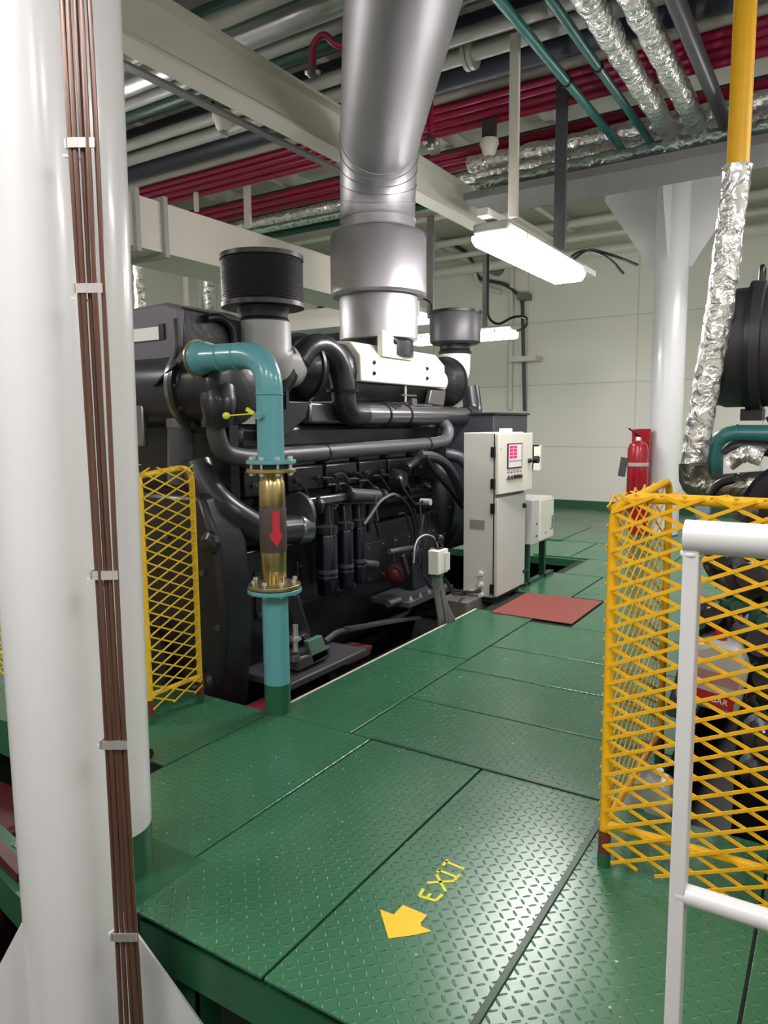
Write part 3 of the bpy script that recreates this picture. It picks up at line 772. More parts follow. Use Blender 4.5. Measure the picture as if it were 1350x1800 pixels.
# ================================================================== WHITE RAILING
wr = 1.40
tp = EYE + ray(1216, 943) * wr
t = thing('railing', (tp.x, tp.y, 0), 'white tubular railing with a flat post at the right edge', 'railing')
MB().tube([tp + V((-.012, 0, 0)), tp + V((1.9, 0, 0))], .0325, 24).build('top_rail', WHITE, t)
b = MB().box(tp.x - .012, tp.x + .018, tp.y - .02, tp.y + .02, 0, tp.z - .02); b.build('post', WHITE, t, bev=.003, smooth=False)
lr = onY(1207, 1572, tp.y)
MB().tube([V((tp.x, tp.y, lr.z)), V((tp.x + 1.9, tp.y, lr.z))], .021, 18).build('lower_rail', WHITE, t)
MB().box(tp.x + 1.86, tp.x + 1.89, tp.y - .02, tp.y + .02, 0, tp.z - .02).build('post', WHITE, t, bev=.003, smooth=False)
MB().sphere(tp + V((.002, 0, -.034)), .023, (1, 1, .5)).build('weld_bead', WHITE, t)

# ================================================================== TURQUOISE PIPE
BX, BY = -2.63, 2.995
def ring_bolts(c, R, n, r, z0, z1, parent, m=CHROME, name='bolt'):
    for k in range(n):
        a = 2 * PI * (k + .3) / n
        p = c + V((R * math.cos(a), R * math.sin(a), 0))
        MB().lathe(p + V((0, 0, z0)), (0, 0, 1), [(0, r * .6), (0.004, r), (.016, r), (.017, r * .55), (z1 - z0 - .017, r * .55), (z1 - z0 - .016, r), (z1 - z0, r * .9)], 6).build(name, m, parent, smooth=False)
t = thing('water_pipe', (BX, BY, 0), 'turquoise water pipe rising from the deck, bending into the engine cooler', 'pipe')
c0 = V((BX, BY, 0))
MB().cyl(c0 + V((0, 0, .0)), c0 + V((0, 0, .17)), .0735, 32).build('painted_foot', GREEN_P, t, 'green painted foot of the pipe')
MB().cyl(c0 + V((0, 0, .17)), c0 + V((0, 0, .70)), .073, 32).build('lower_pipe', TEAL, t)
MB().lathe(c0 + V((0, 0, .69)), (0, 0, 1), [(0, .15), (.022, .15)], 40).build('lower_flange', TEAL, t, bev=.003)
f = MB().lathe(c0 + V((0, 0, .717)), (0, 0, 1), [(0, .145), (.02, .145)], 40).build('sleeve_flange', BRASS, t, bev=.003)
ring_bolts(c0, .118, 8, .014, .675, .765, t)
MB().lathe(c0 + V((0, 0, .737)), (0, 0, 1), [(0, .058), (.05, .062), (.06, .068), (.18, .070), (.185, .066)], 32).build('lower_sleeve', BRASS, t)
MB().lathe(c0 + V((0, 0, .918)), (0, 0, 1), [(0, .071), (.01, .074), (.235, .074), (.245, .071)], 32).build('rubber_sleeve', BROWN, t, 'dull brown rubber middle sleeve')
MB().lathe(c0 + V((0, 0, 1.16)), (0, 0, 1), [(0, .068), (.01, .072), (.14, .070), (.15, .064), (.20, .060)], 32).build('upper_sleeve', BRASS, t)
# red arrow on the sleeve
fr = V((-c0.x, -c0.y, 0)).normalized(); sd = V((-fr.y, fr.x, 0))
b = MB()
prof = [(-.02, .20), (.02, .20), (.021, .08), (.034, .06), (0, .0), (-.034, .06), (-.021, .08)]
base = c0 + V((0, 0, .955))
def wrap(q, h, rr=.0745):
    a = q / rr
    return base + (fr * math.cos(a + .25) + sd * math.sin(a + .25)) * rr + V((0, 0, h))
for h0, h1, w0, w1 in ((.075, .195, .021, .020), (.045, .075, .034, .034), (.0, .045, .002, .034)):
    vs = [[b.bm.verts.new(wrap(-w + 2 * w * i / 8, h, rr)) for i in range(9)] for (w, h) in ((w0, h0), (w1, h1)) for rr in (.0752,)]
    for i in range(8): b.bm.faces.new((vs[0][i], vs[0][i + 1], vs[1][i + 1], vs[1][i]))
b.build('flow_arrow', mat('arrow_red', (196, 40, 62), .45), t, 'red arrow pointing down')
MB().lathe(c0 + V((0, 0, 1.355)), (0, 0, 1), [(0, .135), (.02, .135)], 40).build('sleeve_flange', BRASS, t, bev=.003)
MB().lathe(c0 + V((0, 0, 1.40)), (0, 0, 1), [(0, .135), (.022, .135)], 40).build('upper_flange', TEAL, t, bev=.003)
MB().lathe(c0 + V((0, 0, 1.376)), (0, 0, 1), [(0, .10), (.025, .10)], 30).build('gasket', BLK, t)
ring_bolts(c0, .11, 8, .014, 1.335, 1.44, t)
zc = 1.985
MB().tube([c0 + V((0, 0, 1.42)), c0 + V((0, 0, zc)), V((-3.20, BY + .03, zc + .01))], .0725, 32, bend=.19).build('upper_pipe', TEAL, t)
for p, ax in ((c0 + V((0, 0, 1.765)), (0, 0, 1)), (V((-2.86, BY + .01, zc)), (1, 0, 0)), (V((-2.99, BY + .015, zc)), (1, 0, 0))):
    MB().lathe(p, ax, [(0, .0735), (.006, .078), (.012, .0735)], 32).build('weld_ring', TEAL, t)
MB().lathe(V((-3.20, BY + .03, zc + .01)), (1, 0, 0), [(0, .11), (.012, .11)], 30).build('collar', BRASS, t, bev=.002)
MB().lathe(V((-3.188, BY + .03, zc + .01)), (1, 0, 0), [(0, .098), (.012, .10), (.07, .08), (.09, .073)], 30).build('reducer', TEAL, t)
p = c0 + V((.0, -.075, 1.66))
MB().cyl(c0 + V((0, -.05, 1.66)), p + V((0, -.02, 0)), .024, 14).build('valve_stub', TEAL, t)
b = MB().bar(p + V((-.02, -.02, .01)), p + V((-.20, -.05, 0)), .018, .006); b.sphere(p + V((-.20, -.05, 0)), .02); b.bar(p + V((-.03, -.02, .01)), p + V((-.07, -.03, .035)), .012, .02)
b.build('valve_handle', mat('lime_handle', (225, 225, 60), .4), t, 'lime yellow valve handle')

# ================================================================== SILVER EXHAUST PIPE
EX, EYc, ER = -3.55, 5.52, .325
t = thing('exhaust_pipe', (EX, EYc, 2.34), 'huge silver clad exhaust pipe rising from the engine and sweeping overhead', 'exhaust pipe')
b = MB().lathe((EX, EYc, 2.34), (0, 0, 1), [(0, .33), (.01, .345), (.42, .345), (.44, .335)], 64); b.build('lower_sleeve', SILV, t)
b = MB().lathe((EX, EYc, 2.72), (0, 0, 1), [(0, .34), (.0, .405), (.02, .42), (.49, .42), (.53, .40), (.55, .33)], 64); b.build('wide_sleeve', SILV, t)
path = [V((EX, EYc, 3.3)), V((EX, EYc, 3.95)), V((EX + .02, EYc - .02, 4.0)), V((-1.3, 2.35, 4.02)), V((-.6, 1.25, 4.02))]
def arcpath():
    d = (V((-2.30, 3.83, 0)) - V((EX, EYc, 0))); d.z = 0; d.normalize()
    R_ = .56; z0 = 3.38; pts = [V((EX, EYc, 3.15)), V((EX, EYc, z0))]
    for k in range(1, 13):
        a = PI / 2 * k / 12 * .97
        pts.append(V((EX, EYc, z0)) + d * (R_ * (1 - math.cos(a))) + V((0, 0, R_ * math.sin(a))))
    end = pts[-1]
    for k in range(1, 10): pts.append(end + d * (.55 * k) + V((0, 0, .004 * k)))
    return pts, d
apts, ad = arcpath()
MB().tube(apts, ER, 64).build('duct', SILV, t)
for i, z in enumerate((3.27, 3.36)):
    MB().lathe((EX, EYc, z), (0, 0, 1), [(0, ER), (.004, ER + .006), (.014, ER + .006), (.018, ER)], 64).build('lap_joint', SILV, t)
for i in (3, 5, 7, 9, 11):
    p, q = apts[i], apts[i + 1]
    dd = (q - p).normalized()
    MB().lathe(p, dd, [(0, ER), (.003, ER + .005), (.010, ER + .005), (.013, ER)], 64).build('lap_joint', SILV, t)

# ================================================================== MAIN ENGINE
E_ = thing('marine_engine', (-3.9, 4.8, -1.0), 'large charcoal marine diesel engine in its pit beside the green walkway', 'engine')
def part(b, name, m=ENG, label=None, bev=0, smooth=True, parent=None): return b.build(name, m, parent or E_, label, bev, smooth)
# block and crankcase
part(MB().prism([V((-4.45, 3.3, .75)), V((-3.42, 3.3, .75)), V((-3.42, 3.3, .1)), V((-3.55, 3.3, -.25)), V((-4.35, 3.3, -.25)), V((-4.45, 3.3, .1))], (0, 3.1, 0)), 'crankcase', bev=.02)
part(MB().box(-4.4, -3.5, 3.35, 6.4, .75, 1.12), 'cylinder_block', bev=.02)
part(MB().prism([V((-4.2, 3.4, -.25)), V((-3.6, 3.4, -.25)), V((-3.68, 3.4, -.6)), V((-4.12, 3.4, -.6))], (0, 2.9, 0)), 'oil_pan', bev=.02)
for i in range(6):
    y = 3.62 + i * .46
    h = part(MB().box(-4.3, -3.42, y, y + .42, 1.12, 1.30), 'cylinder_head', bev=.012)
    part(MB().box(-4.15, -3.46, y + .04, y + .38, 1.30, 1.42), 'rocker_cover', bev=.02)
    for k in (.08, .34):
        part(MB().lathe((-3.42, y + k, 1.2), (1, 0, 0), [(0, .022), (.02, .022), (.022, .012), (.035, .012)], 6), 'head_bolt', STEEL, smooth=False)
    part(MB().box(-3.42, -3.405, y + .06, y + .36, .25, .60), 'inspection_cover', bev=.008)
    for a, c in ((.09, .29), (.33, .29), (.09, .56), (.33, .56)):
        part(MB().lathe((-3.405, y + a, c), (1, 0, 0), [(0, .014), (.012, .014)], 6), 'cover_bolt', STEEL, smooth=False)
    part(MB().cyl((-3.5, y + .2, 1.08), (-3.36, y + .2, .98), .03, 12), 'injector_pump', bev=0)
b = MB().box(-3.5, -3.34, 3.5, 6.2, .93, .965); part(b, 'side_ledge', bev=.006)
for i in range(22):
    part(MB().lathe((-3.41, 3.6 + i * .12, 1.02 + .012 * (i % 2)), (1, 0, .2), [(0, .018), (.03, .016), (.045, .008)], 8), 'rail_fitting', ENG2)
# front gear casing and pulleys
part(MB().prism([V((-4.5, 3.05, 1.2)), V((-3.25, 3.05, 1.2)), V((-3.12, 3.05, .9)), V((-3.08, 3.05, .4)), V((-3.2, 3.05, -.5)), V((-4.4, 3.05, -.5))], (0, .27, 0)), 'gear_casing', bev=.04)
pc = onY(368, 955, 3.03)
part(MB().lathe((pc.x, 3.05, pc.z), (0, -1, 0), [(0, .07), (.03, .065), (.05, .03), (.055, .03)], 20), 'access_plug')
part(MB().lathe((-3.75, 3.05, .1), (0, -1, 0), [(0, .27), (.03, .27), (.035, .22), (.07, .22), (.075, .27), (.11, .27), (.115, .1), (.16, .1)], 36), 'crank_pulley')
part(MB().lathe((-3.32, 3.06, .0), (0, -1, 0), [(0, .14), (.05, .13), (.06, .06), (.1, .05)], 24), 'pump_cover')
for a in range(10):
    an = a * .62
    part(MB().lathe((-3.75 + .62 * math.cos(an), 3.05, .4 + .62 * math.sin(an) * .9), (0, -1, 0), [(0, .02), (.015, .02)], 6), 'casing_bolt', STEEL, smooth=False)
# expansion tank
tk = part(MB().prism([V((-4.7, 3.12, 1.98)), V((-3.46, 3.12, 1.98)), V((-3.44, 3.12, 2.32)), V((-3.56, 3.12, 2.36)), V((-4.7, 3.12, 2.34))], (0, .55, 0)), 'expansion_tank', mat('tank_lilac_grey', (104, 102, 112), .4), bev=.02)
a = onY(228, 605, 3.11); c = onY(279, 574, 3.11)
part(MB().box(-3.98, c.x, 3.105, 3.12, a.z + .01, c.z), 'tank_plate', mat('label_white', (240, 240, 240), .4), 'blank white plate on the tank', parent=tk)
part(MB().box(c.x, c.x + .045, 3.108, 3.12, a.z + .01, c.z + .015), 'slot', BLK, parent=tk)
part(MB().prism([V((-3.44, 3.15, 2.33)), V((-3.44, 4.1, 2.30)), V((-3.44, 4.1, 1.9)), V((-3.44, 3.15, 1.9))], (-.5, 0, 0)), 'tank_rear', ENG, bev=.02)
part(MB().lathe((-3.9, 3.4, 2.34), (0, 0, 1), [(0, .07), (.03, .08), (.05, .07)], 20), 'filler_cap', BLK, parent=tk)
part(MB().lathe((-3.5, 3.9, 2.02), (1, 0, 0), [(0, .28), (.1, .26), (.2, .18), (.24, .08)], 28), 'coolant_housing')
part(MB().tube([onX(362, 560, -3.42), onX(385, 556, -3.42), onX(408, 575, -3.42), onX(414, 615, -3.42)], .026, 12, bend=.2), 'vent_hose', BLK)
part(MB().tube([onY(308, 560, 3.08), onY(314, 620, 3.06), onY(290, 668, 3.04)], .012, 8, bend=.1), 'tank_strap', BLK)
# heat exchanger across the front
XZ = 1.845; XY = 3.28
ex = part(MB().lathe((-4.75, XY, XZ), (1, 0, 0), [(0, .2), (.04, .245), (1.31, .245)], 48), 'heat_exchanger', ENG2)
part(MB().lathe((-3.46, XY, XZ), (1, 0, 0), [(0, .285), (.03, .285)], 48), 'end_flange', SILVP, parent=ex)
part(MB().lathe((-3.43, XY, XZ), (1, 0, 0), [(0, .285), (.035, .285), (.04, .25), (.10, .235), (.26, .235), (.30, .215), (.33, .16)], 48), 'end_cap', ENG, parent=ex)
for k in range(12):
    a = 2 * PI * k / 12
    part(MB().lathe((-3.395, XY + .262 * math.cos(a), XZ + .262 * math.sin(a)), (1, 0, 0), [(0, .013), (.012, .013)], 6), 'flange_bolt', STEEL, smooth=False, parent=ex)
part(MB().bar(onY(312, 640, 3.02), onY(272, 678, 3.02), .012, .03, up=V((0, 1, 0))), 'bracket_strut', ENG)
part(MB().tube([onY(318, 735, 3.2), onY(318, 850, 3.2)], lambda q: .082 + .014 * math.sin(q * PI), 20), 'support_hose', DKGREY)
part(MB().lathe(onY(318, 752, 3.2), (0, 0, 1), [(0, .088), (.03, .09), (.06, .088)], 20), 'hose_clamp', STEEL)
a = onY(236, 703, 3.1)
part(MB().box(a.x - .1, a.x + .12, 3.06, 3.1, 1.48, a.z), 'mounting_bracket', SILVP, bev=.01)
part(MB().box(-4.7, -3.35, 3.42, 3.5, 1.1, 1.75), 'gap_shade_plate', BLK)  # black filler added so the gap below the exchanger looks dark
# cooler outlet: elbow under the cap into the long rail
MX = -3.22
pth = [V((-3.22, 3.16, 1.74)), V((-3.19, 3.12, 1.64)), onX(383, 775, MX), onX(400, 800, MX), onX(432, 806, MX), onX(520, 800, MX), onX(770, 785, MX)]
pth = [V((MX, 3.17, 1.72)), V((MX, 3.17, 1.56)), V((MX, 3.22, 1.44)), V((MX, 3.42, 1.40)), V((MX, 4.0, 1.405)), V((MX, 5.95, 1.43)), V((MX, 6.18, 1.45)), V((MX - .02, 6.28, 1.56)), V((MX - .1, 6.2, 1.66)), V((MX - .3, 6.0, 1.68))]
part(MB().tube(pth, .058, 20, bend=.12), 'coolant_rail', DKGREY)
part(MB().tube([V((-3.2, 3.17, 1.82)), V((-3.16, 3.14, 1.70)), V((-3.18, 3.15, 1.62))], lambda q: .115 - .025 * q, 20, bend=.08), 'outlet_elbow', ENG)
part(MB().lathe((MX, 3.16, 1.60), (0, 0, 1), [(0, .075), (.05, .078)], 20), 'hose_clamp', ENG2)
for y in (4.25, 5.78):
    part(MB().lathe((MX, y, 1.408 if y < 5 else 1.428), (0, 1, 0), [(0, .064), (.02, .064)], 20), 'rail_clamp', BLK)
# wide charge pipe along the side
CZ, CX = 1.69, -3.32
cp = [V((-3.38, 4.16, 2.06)), V((-3.36, 4.26, 2.17)), V((-3.34, 4.42, 2.20)), V((-3.33, 4.58, 2.10)), V((-3.32, 4.63, 1.95)), V((-3.32, 4.66, 1.69)), V((-3.32, 6.72, 1.69)), V((-3.34, 7.02, 1.72)), V((-3.4, 7.05, 1.95))]
part(MB().tube(cp[:6] + [V((-3.32, 4.9, 1.69))], lambda q: .095, 24, bend=.16), 'inlet_elbow', ENG)
part(MB().cyl((CX, 4.85, CZ), (CX, 6.78, CZ), .09, 28), 'charge_pipe', SILVP)
part(MB().tube([V((CX, 6.76, CZ)), V((CX, 7.0, CZ)), V((CX - .06, 7.02, CZ + .3))], .098, 24, bend=.2), 'outlet_elbow', ENG2)
for y in (5.2, 5.55, 6.76):
    part(MB().lathe((CX, y, CZ), (0, 1, 0), [(0, .098), (.018, .098)], 28), 'pipe_clamp', BLK)
for k in range(4):
    p = V((CX + .03, 5.22 + k * .07, CZ + .1))
    part(MB().bar(p, p + V((.05, .08, -.05 + .02 * k)), .012, .012), 'cable_tie', BLK)
part(MB().lathe((-3.32, 4.635, 1.86), (0, 0, 1), [(0, .125), (.02, .128)], 24), 'pipe_clamp', BLK)
# turbochargers
for (y, sgn) in ((4.36, -1), (6.62, 1)):
    tb = part(MB().lathe((-3.5, y + .12 * -sgn, 2.03), (0, sgn, 0), [(0, .12), (.04, .2), (.14, .25), (.26, .22), (.34, .13), (.42, .11)], 36), 'turbocharger', ENG)
    part(MB().lathe((-3.5, y + .03 * sgn, 2.03), (0, sgn, 0), [(0, .262), (.03, .262)], 36), 'housing_clamp', BLK, parent=tb)
# air filters
f1 = onX(463, 560, -3.4)
AFX, AFY = -3.4, f1.y
def hose_clampz(x, y, z, r, parent): return part(MB().lathe((x, y, z), (0, 0, 1), [(0, r), (.025, r)], 28), 'hose_clamp', BLK, parent=parent)
zt, zb = onX(463, 456, AFX).z, onX(463, 540, AFX).z
b = MB().lathe((AFX, AFY, zb), (0, 0, 1), [(0, .26), (.04, .275), (zt - zb - .03, .275), (zt - zb, .262)], 64)
af = part(b, 'air_filter', pleat_mat(), 'black pleated round air filter')
part(MB().lathe((AFX, AFY, zt - .015), (0, 0, 1), [(0, .28), (.03, .28), (.032, .26)], 64), 'filter_lid', BLK, parent=af)
part(MB().lathe((AFX, AFY, zb - .01), (0, 0, 1), [(0, .28), (.03, .28)], 64), 'filter_base', BLK, parent=af)
zn = onX(463, 568, AFX).z
part(MB().lathe((AFX, AFY, zn - .03), (0, 0, 1), [(0, .175), (.04, .18), (.06, .165), (.10, .17), (zb - zn + .05, .19)], 40), 'rubber_neck', BLK)
part(MB().tube([V((AFX, AFY, zn)), V((AFX, AFY + .0, zn - .22)), V((AFX, AFY + .05, 2.03)), V((-3.47, AFY + .36, 2.03))], lambda q: .185 + .03 * math.sin(q * 3) - .035 * q, 36, bend=.3), 'intake_elbow', mat('elbow_grey', (150, 150, 150), .4))
part(MB().box(-3.36, -3.30, AFY + .1, AFY + .13, 1.72, 1.92), 'elbow_bracket', ENG2)
f2 = onX(800, 580, -3.45)
zt, zb = onX(800, 549, -3.45).z, onX(800, 606, -3.45).z
fc = part(MB().lathe((-3.45, f2.y, zb), (0, 0, 1), [(0, .23), (.02, .26), (zt - zb - .03, .265), (zt - zb, .25)], 48), 'air_filter', DKGREY, 'grey covered round air filter')
part(MB().lathe((-3.45, f2.y, zt - .02), (0, 0, 1), [(0, .27), (.025, .27), (.04, .2)], 48), 'filter_lid', BLK, parent=fc)
part(MB().lathe((-3.45, f2.y, zb - .10), (0, 0, 1), [(0, .165), (.03, .17), (.05, .155), (.12, .16)], 40), 'rubber_neck', BLK)
part(MB().tube([V((-3.45, f2.y, zb - .08)), V((-3.45, f2.y, zb - .3)), V((-3.46, f2.y - .04, 2.03)), V((-3.5, f2.y - .35, 2.03))], lambda q: .16 - .04 * q, 32, bend=.3), 'intake_elbow', WHITE)
# exhaust box and shield
y0, y1 = 4.86, 6.3
prof = [(-3.30, 1.955), (-3.30, 2.165), (-3.40, 2.275), (-3.75, 2.30), (-3.85, 2.2), (-3.85, 1.95)]
part(MB().prism([V((x, y0, z)) for x, z in prof], (0, y1 - y0, 0)), 'exhaust_shield', BOXW, bev=.012)
part(MB().prism([V((x, y0 - .14, z)) for x, z in [(-3.36, 1.9), (-3.33, 2.02), (-3.35, 2.14), (-3.44, 2.25), (-3.72, 2.27), (-3.8, 2.18), (-3.8, 1.9), (-3.7, 1.8), (-3.45, 1.8)]], (0, .14, 0)), 'shield_end', ENG, bev=.01)
part(MB().prism([V((-3.34, y0, 1.95)), V((-3.8, y0, 1.95)), V((-3.7, y0, 1.8)), V((-3.45, y0, 1.8))], (0, y1 - y0 + .1, 0)), 'exhaust_manifold', ENG, bev=.02)
for px, py in ((657, 637), (657, 656), (750, 648), (750, 665)):
    q = onX(px, py, -3.3)
    part(MB().lathe(q, (1, 0, 0), [(0, .018), (.01, .018), (.012, .01), (.02, .01)], 6), 'shield_bolt', BLK, smooth=False)
q = onX(738, 643, -3.3)
part(MB().box(-3.3, -3.296, q.y - .07, q.y + .07, q.z - .035, q.z + .035), 'name_plate', BOXW, 'small rectangular plate, unreadable', smooth=False)
a = onX(674, 584, -3.27); c = onX(727, 618, -3.27)
sp_ = part(MB().box(-3.33, -3.28, a.y, c.y, 2.17, a.z + .02), 'pipe_saddle', BOXW, bev=.004)
for dy in (.2, .31):
    part(MB().lathe((-3.28, a.y + dy, a.z - .05), (1, 0, 0), [(0, .028), (.01, .03), (.02, .018)], 12), 'saddle_bolt', BLK, parent=sp_)
part(MB().cyl((EX + .02, EYc, 2.2), (EX + .02, EYc, 2.36), .29, 40), 'outlet_neck', ENG)
# things under the shield
part(MB().box(-3.36, -3.33, 5.55, 5.8, 1.86, 1.875), 'lever_plate', STEEL)
part(MB().cyl((-3.34, 5.62, 1.80), (-3.34, 5.62, 1.96), .012, 8), 'lever_pin', CHROME)
part(MB().box(-3.36, -3.31, 5.7, 5.78, 1.74, 1.84), 'clamp_block', STEEL, bev=.005)
part(MB().prism([V((-3.36, 6.05, 1.93)), V((-3.36, 6.35, 1.93)), V((-3.36, 6.3, 1.78)), V((-3.36, 6.0, 1.8))], (.05, 0, 0)), 'actuator_box', STEEL, bev=.01)
part(MB().box(-3.6, -3.38, 4.3, 5.2, 1.62, 1.78), 'plenum', SILVP, bev=.02)
part(MB().box(-3.8, -3.45, 3.6, 6.5, 1.42, 1.62), 'intake_manifold', ENG, bev=.05)
part(MB().prism([V((-3.34, 3.78, 1.78)), V((-3.34, 4.25, 1.78)), V((-3.34, 4.2, 1.66)), V((-3.34, 3.92, 1.5)), V((-3.34, 3.78, 1.5))], (-.12, 0, 0)), 'turbo_bracket', ENG2, bev=.01)
# big water pipe sweeping to the hose coupling
part(MB().tube([onY(345, 815, 3.2), onY(362, 862, 3.2), onY(395, 897, 3.25), V((-3.18, 3.5, .92)), V((-3.2, 3.92, .89))], .10, 24, bend=.14), 'water_pipe', ENG2)
part(MB().lathe((-3.2, 3.86, .89), (.12, 1, 0), [(0, .10), (.02, .115), (.1, .115), (.12, .10)], 28), 'hose_coupling', SILVP)
part(MB().lathe((-3.24, 3.94, .98), (.1, 1, 0), [(0, .15), (.004, .16), (.035, .16), (.04, .12)], 36), 'belt_pulley', DKGREY)
# oil filters and rails
for i, (px, y0p, y1p, th) in enumerate(((574, 937, 1046, 38), (607, 930, 1035, 28), (631, 925, 1025, 24))):
    a = onX(px, y0p, -3.22); c = onX(px, y1p, -3.22); r = th * wdist(a) / FPX / 2
    fl = part(MB().lathe((-3.22, a.y, c.z), (0, 0, 1), [(0, r * .8), (.02, r * .96), (.12, r), (.125, r * 1.03), (.135, r), (a.z - c.z - .02, r), (a.z - c.z, r * .85)], 28), 'oil_filter', NAVY)
    part(MB().lathe((-3.22, a.y, a.z), (0, 0, 1), [(0, r * 1.05), (.05, r * 1.1), (.06, r * .8)], 24), 'filter_head', ENG2, parent=fl)
    part(MB().lathe((-3.22, a.y, c.z + .14), (0, 0, 1), [(0, r * 1.02), (.008, r * 1.02)], 24), 'filter_band', STEEL, parent=fl)
    part(MB().lathe((-3.22, a.y, c.z + .17), (0, 0, 1), [(0, r * 1.01), (.03, r * 1.01)], 24), 'filter_print', DKGREY, parent=fl)
part(MB().bar(onX(530, 884, -3.2), onX(613, 872, -3.2), .06, .06), 'oil_rail', SILVP, bev=.012)
part(MB().cyl(onX(612, 869, -3.2), onX(668, 872, -3.2), .05, 18), 'oil_cooler_tube', DKGREY)
for px, py in ((560, 888), (614, 868), (673, 872)):
    part(MB().lathe(onX(px, py, -3.18), (-.1, -1, 0), [(0, .062), (.03, .065), (.05, .03)], 14), 'rail_boss', ENG)
for k, px in enumerate((575, 607, 630, 650)):
    part(MB().cyl(onX(px, 885, -3.3), onX(px, 935, -3.3), .05 if k < 3 else .03, 14), 'riser', ENG2)
# hoses and wiring
def wire(pts, r, m, nm, X=-3.1, bend=.1): return part(MB().tube([onX(x, y, X) for x, y in pts], r, 10, bend=bend), nm, m)
wire([(640, 922), (652, 905), (668, 880), (690, 868), (700, 872)], .014, STEEL, 'braided_hose')
wire([(698, 870), (716, 885), (728, 915), (731, 960), (722, 975)], .014, BLK, 'hose')
wire([(700, 842), (712, 866), (730, 888), (742, 882)], .014, BLK, 'hose')
wire([(658, 912), (664, 930), (666, 945)], .012, BLK, 'hose')
wire([(571, 1128), (590, 1112), (640, 1102), (690, 1090), (716, 1075), (722, 1058), (700, 1055)], .024, DKGREY, 'drain_hose', -3.15)
part(MB().cyl(onX(682, 1062, -3.1), onX(702, 1055, -3.1), .03, 12), 'hose_fitting', STEEL)
part(MB().lathe(onX(745, 882, -3.15), (1, 0, 0), [(-.03, .03), (.07, .03)], 14), 'sensor', PIPEW)
part(MB().lathe(onX(700, 842, -3.3), (1, 0, 0), [(-.05, .08), (.05, .08), (.06, .04)], 18), 'starter_cap', ENG2)
part(MB().sphere(onX(702, 843, -3.22), .035), 'starter_knob', STEEL)
wire([(684, 970), (705, 966), (728, 962)], .022, STEEL, 'fuel_line')
wire([(738, 885), (741, 920), (745, 950)], .006, STEEL, 'thin_line', -3.05)
wire([(660, 870), (661, 900), (664, 915)], .01, STEEL, 'thin_line')
for k, x in enumerate((578, 604, 630)):
    wire([(x, 890), (x + 4, 938)], .006, STEEL, 'thin_line', -3.14)
wire([(728, 895), (736, 930), (730, 975), (748, 1020), (770, 1045)], .009, BLK, 'harness_wire', -3.03)
wire([(745, 905), (738, 950), (727, 985), (742, 1010), (764, 1030)], .010, ENG2, 'harness_wire', -2.98)
wire([(727, 990), (730, 950), (748, 938), (765, 945), (771, 968)], .008, CHROME, 'harness_wire', -2.93)
wire([(752, 900), (756, 930), (745, 960), (740, 1000), (756, 1035)], .008, BLK, 'harness_wire', -2.98)
wire([(700, 905), (712, 900), (722, 930), (724, 962)], .009, BLK, 'harness_wire', -3.1)
wire([(737, 800), (770, 803), (797, 830), (814, 880)], .045, DKGREY, 'guard_arch', -3.18, .5)
wire([(748, 802), (768, 835), (796, 868), (812, 892)], .018, BLK, 'guard_hose', -3.1, .3)
wire([(715, 822), (735, 808), (742, 800)], .03, ENG2, 'bracket_pipe', -3.2, .1)
for k in range(12):
    x = random.uniform(520, 720); y = random.uniform(830, 860)
    wire([(x, y), (x + random.uniform(8, 22), y + random.uniform(-6, 8)), (x + random.uniform(14, 30), y + random.uniform(10, 26))], .012, random.choice((ENG2, DKGREY, BLK)), 'small_pipe', -3.36)
# red pump and brackets low at the back
part(MB().lathe(onX(695, 1008, -3.2), (.3, -.9, 0), [(-.12, .07), (0, .085), (.03, .085), (.035, .06), (.09, .055), (.1, .03)], 22), 'fuel_pump', PUMPR)
part(MB().bar(onX(716, 1010, -3.1), onX(706, 975, -3.1), .04, .04), 'pump_arm', ENG2, bev=.008)
part(MB().prism([onX(716, 975, -3.25), onX(735, 962, -3.25), onX(752, 1035, -3.25), onX(716, 1035, -3.25)], (.06, 0, 0)), 'pump_bracket', ENG2, bev=.008)
part(MB().box(-3.4, -3.0, 5.1, 5.9, .08, .13), 'bed_shelf', DKGREY, bev=.006)
for k in range(5):
    part(MB().lathe((-3.02, 5.15 + k * .16, .13), (0, 0, 1), [(0, .02), (.02, .02), (.021, .01), (.04, .01)], 6), 'shelf_bolt', CHROME, smooth=False)
part(MB().cyl(onX(640, 990, -3.2), onX(662, 992, -3.2), .03, 12), 'drain_tap', STEEL)
# flywheel housing and generator
fw_c = V((-3.95, 6.45, .78))
part(MB().lathe(fw_c, (0, 1, 0), [(-.06, .52), (0, .62), (.04, .66), (.2, .66), (.22, .6)], 56), 'flywheel_housing', ENG)
for k in range(14):
    a = 2 * PI * k / 14
    part(MB().lathe(fw_c + V((.63 * math.cos(a), 0, .63 * math.sin(a))), (0, -1, 0), [(0, .016), (.015, .016)], 6), 'housing_bolt', STEEL, smooth=False)
part(MB().tube([V((-3.3, 6.3, 1.32)), V((-3.15, 6.4, 1.28)), V((-3.02, 6.5, 1.0)), V((-2.98, 6.55, .6))], .06, 14, bend=.25), 'guard_arch', DKGREY)
part(MB().box(-4.7, -2.97, 6.72, 7.62, .95, 1.70), 'generator_box', mat('generator_blue_grey', (58, 60, 68), .35), bev=.01)
part(MB().box(-4.72, -2.95, 6.70, 7.64, 1.70, 1.72), 'generator_lid', BLK, smooth=False)
part(MB().lathe((-3.95, 6.62, .78), (0, 1, 0), [(0, .55), (.1, .62), (1.5, .62), (1.6, .5)], 48), 'generator_body', DKGREY)
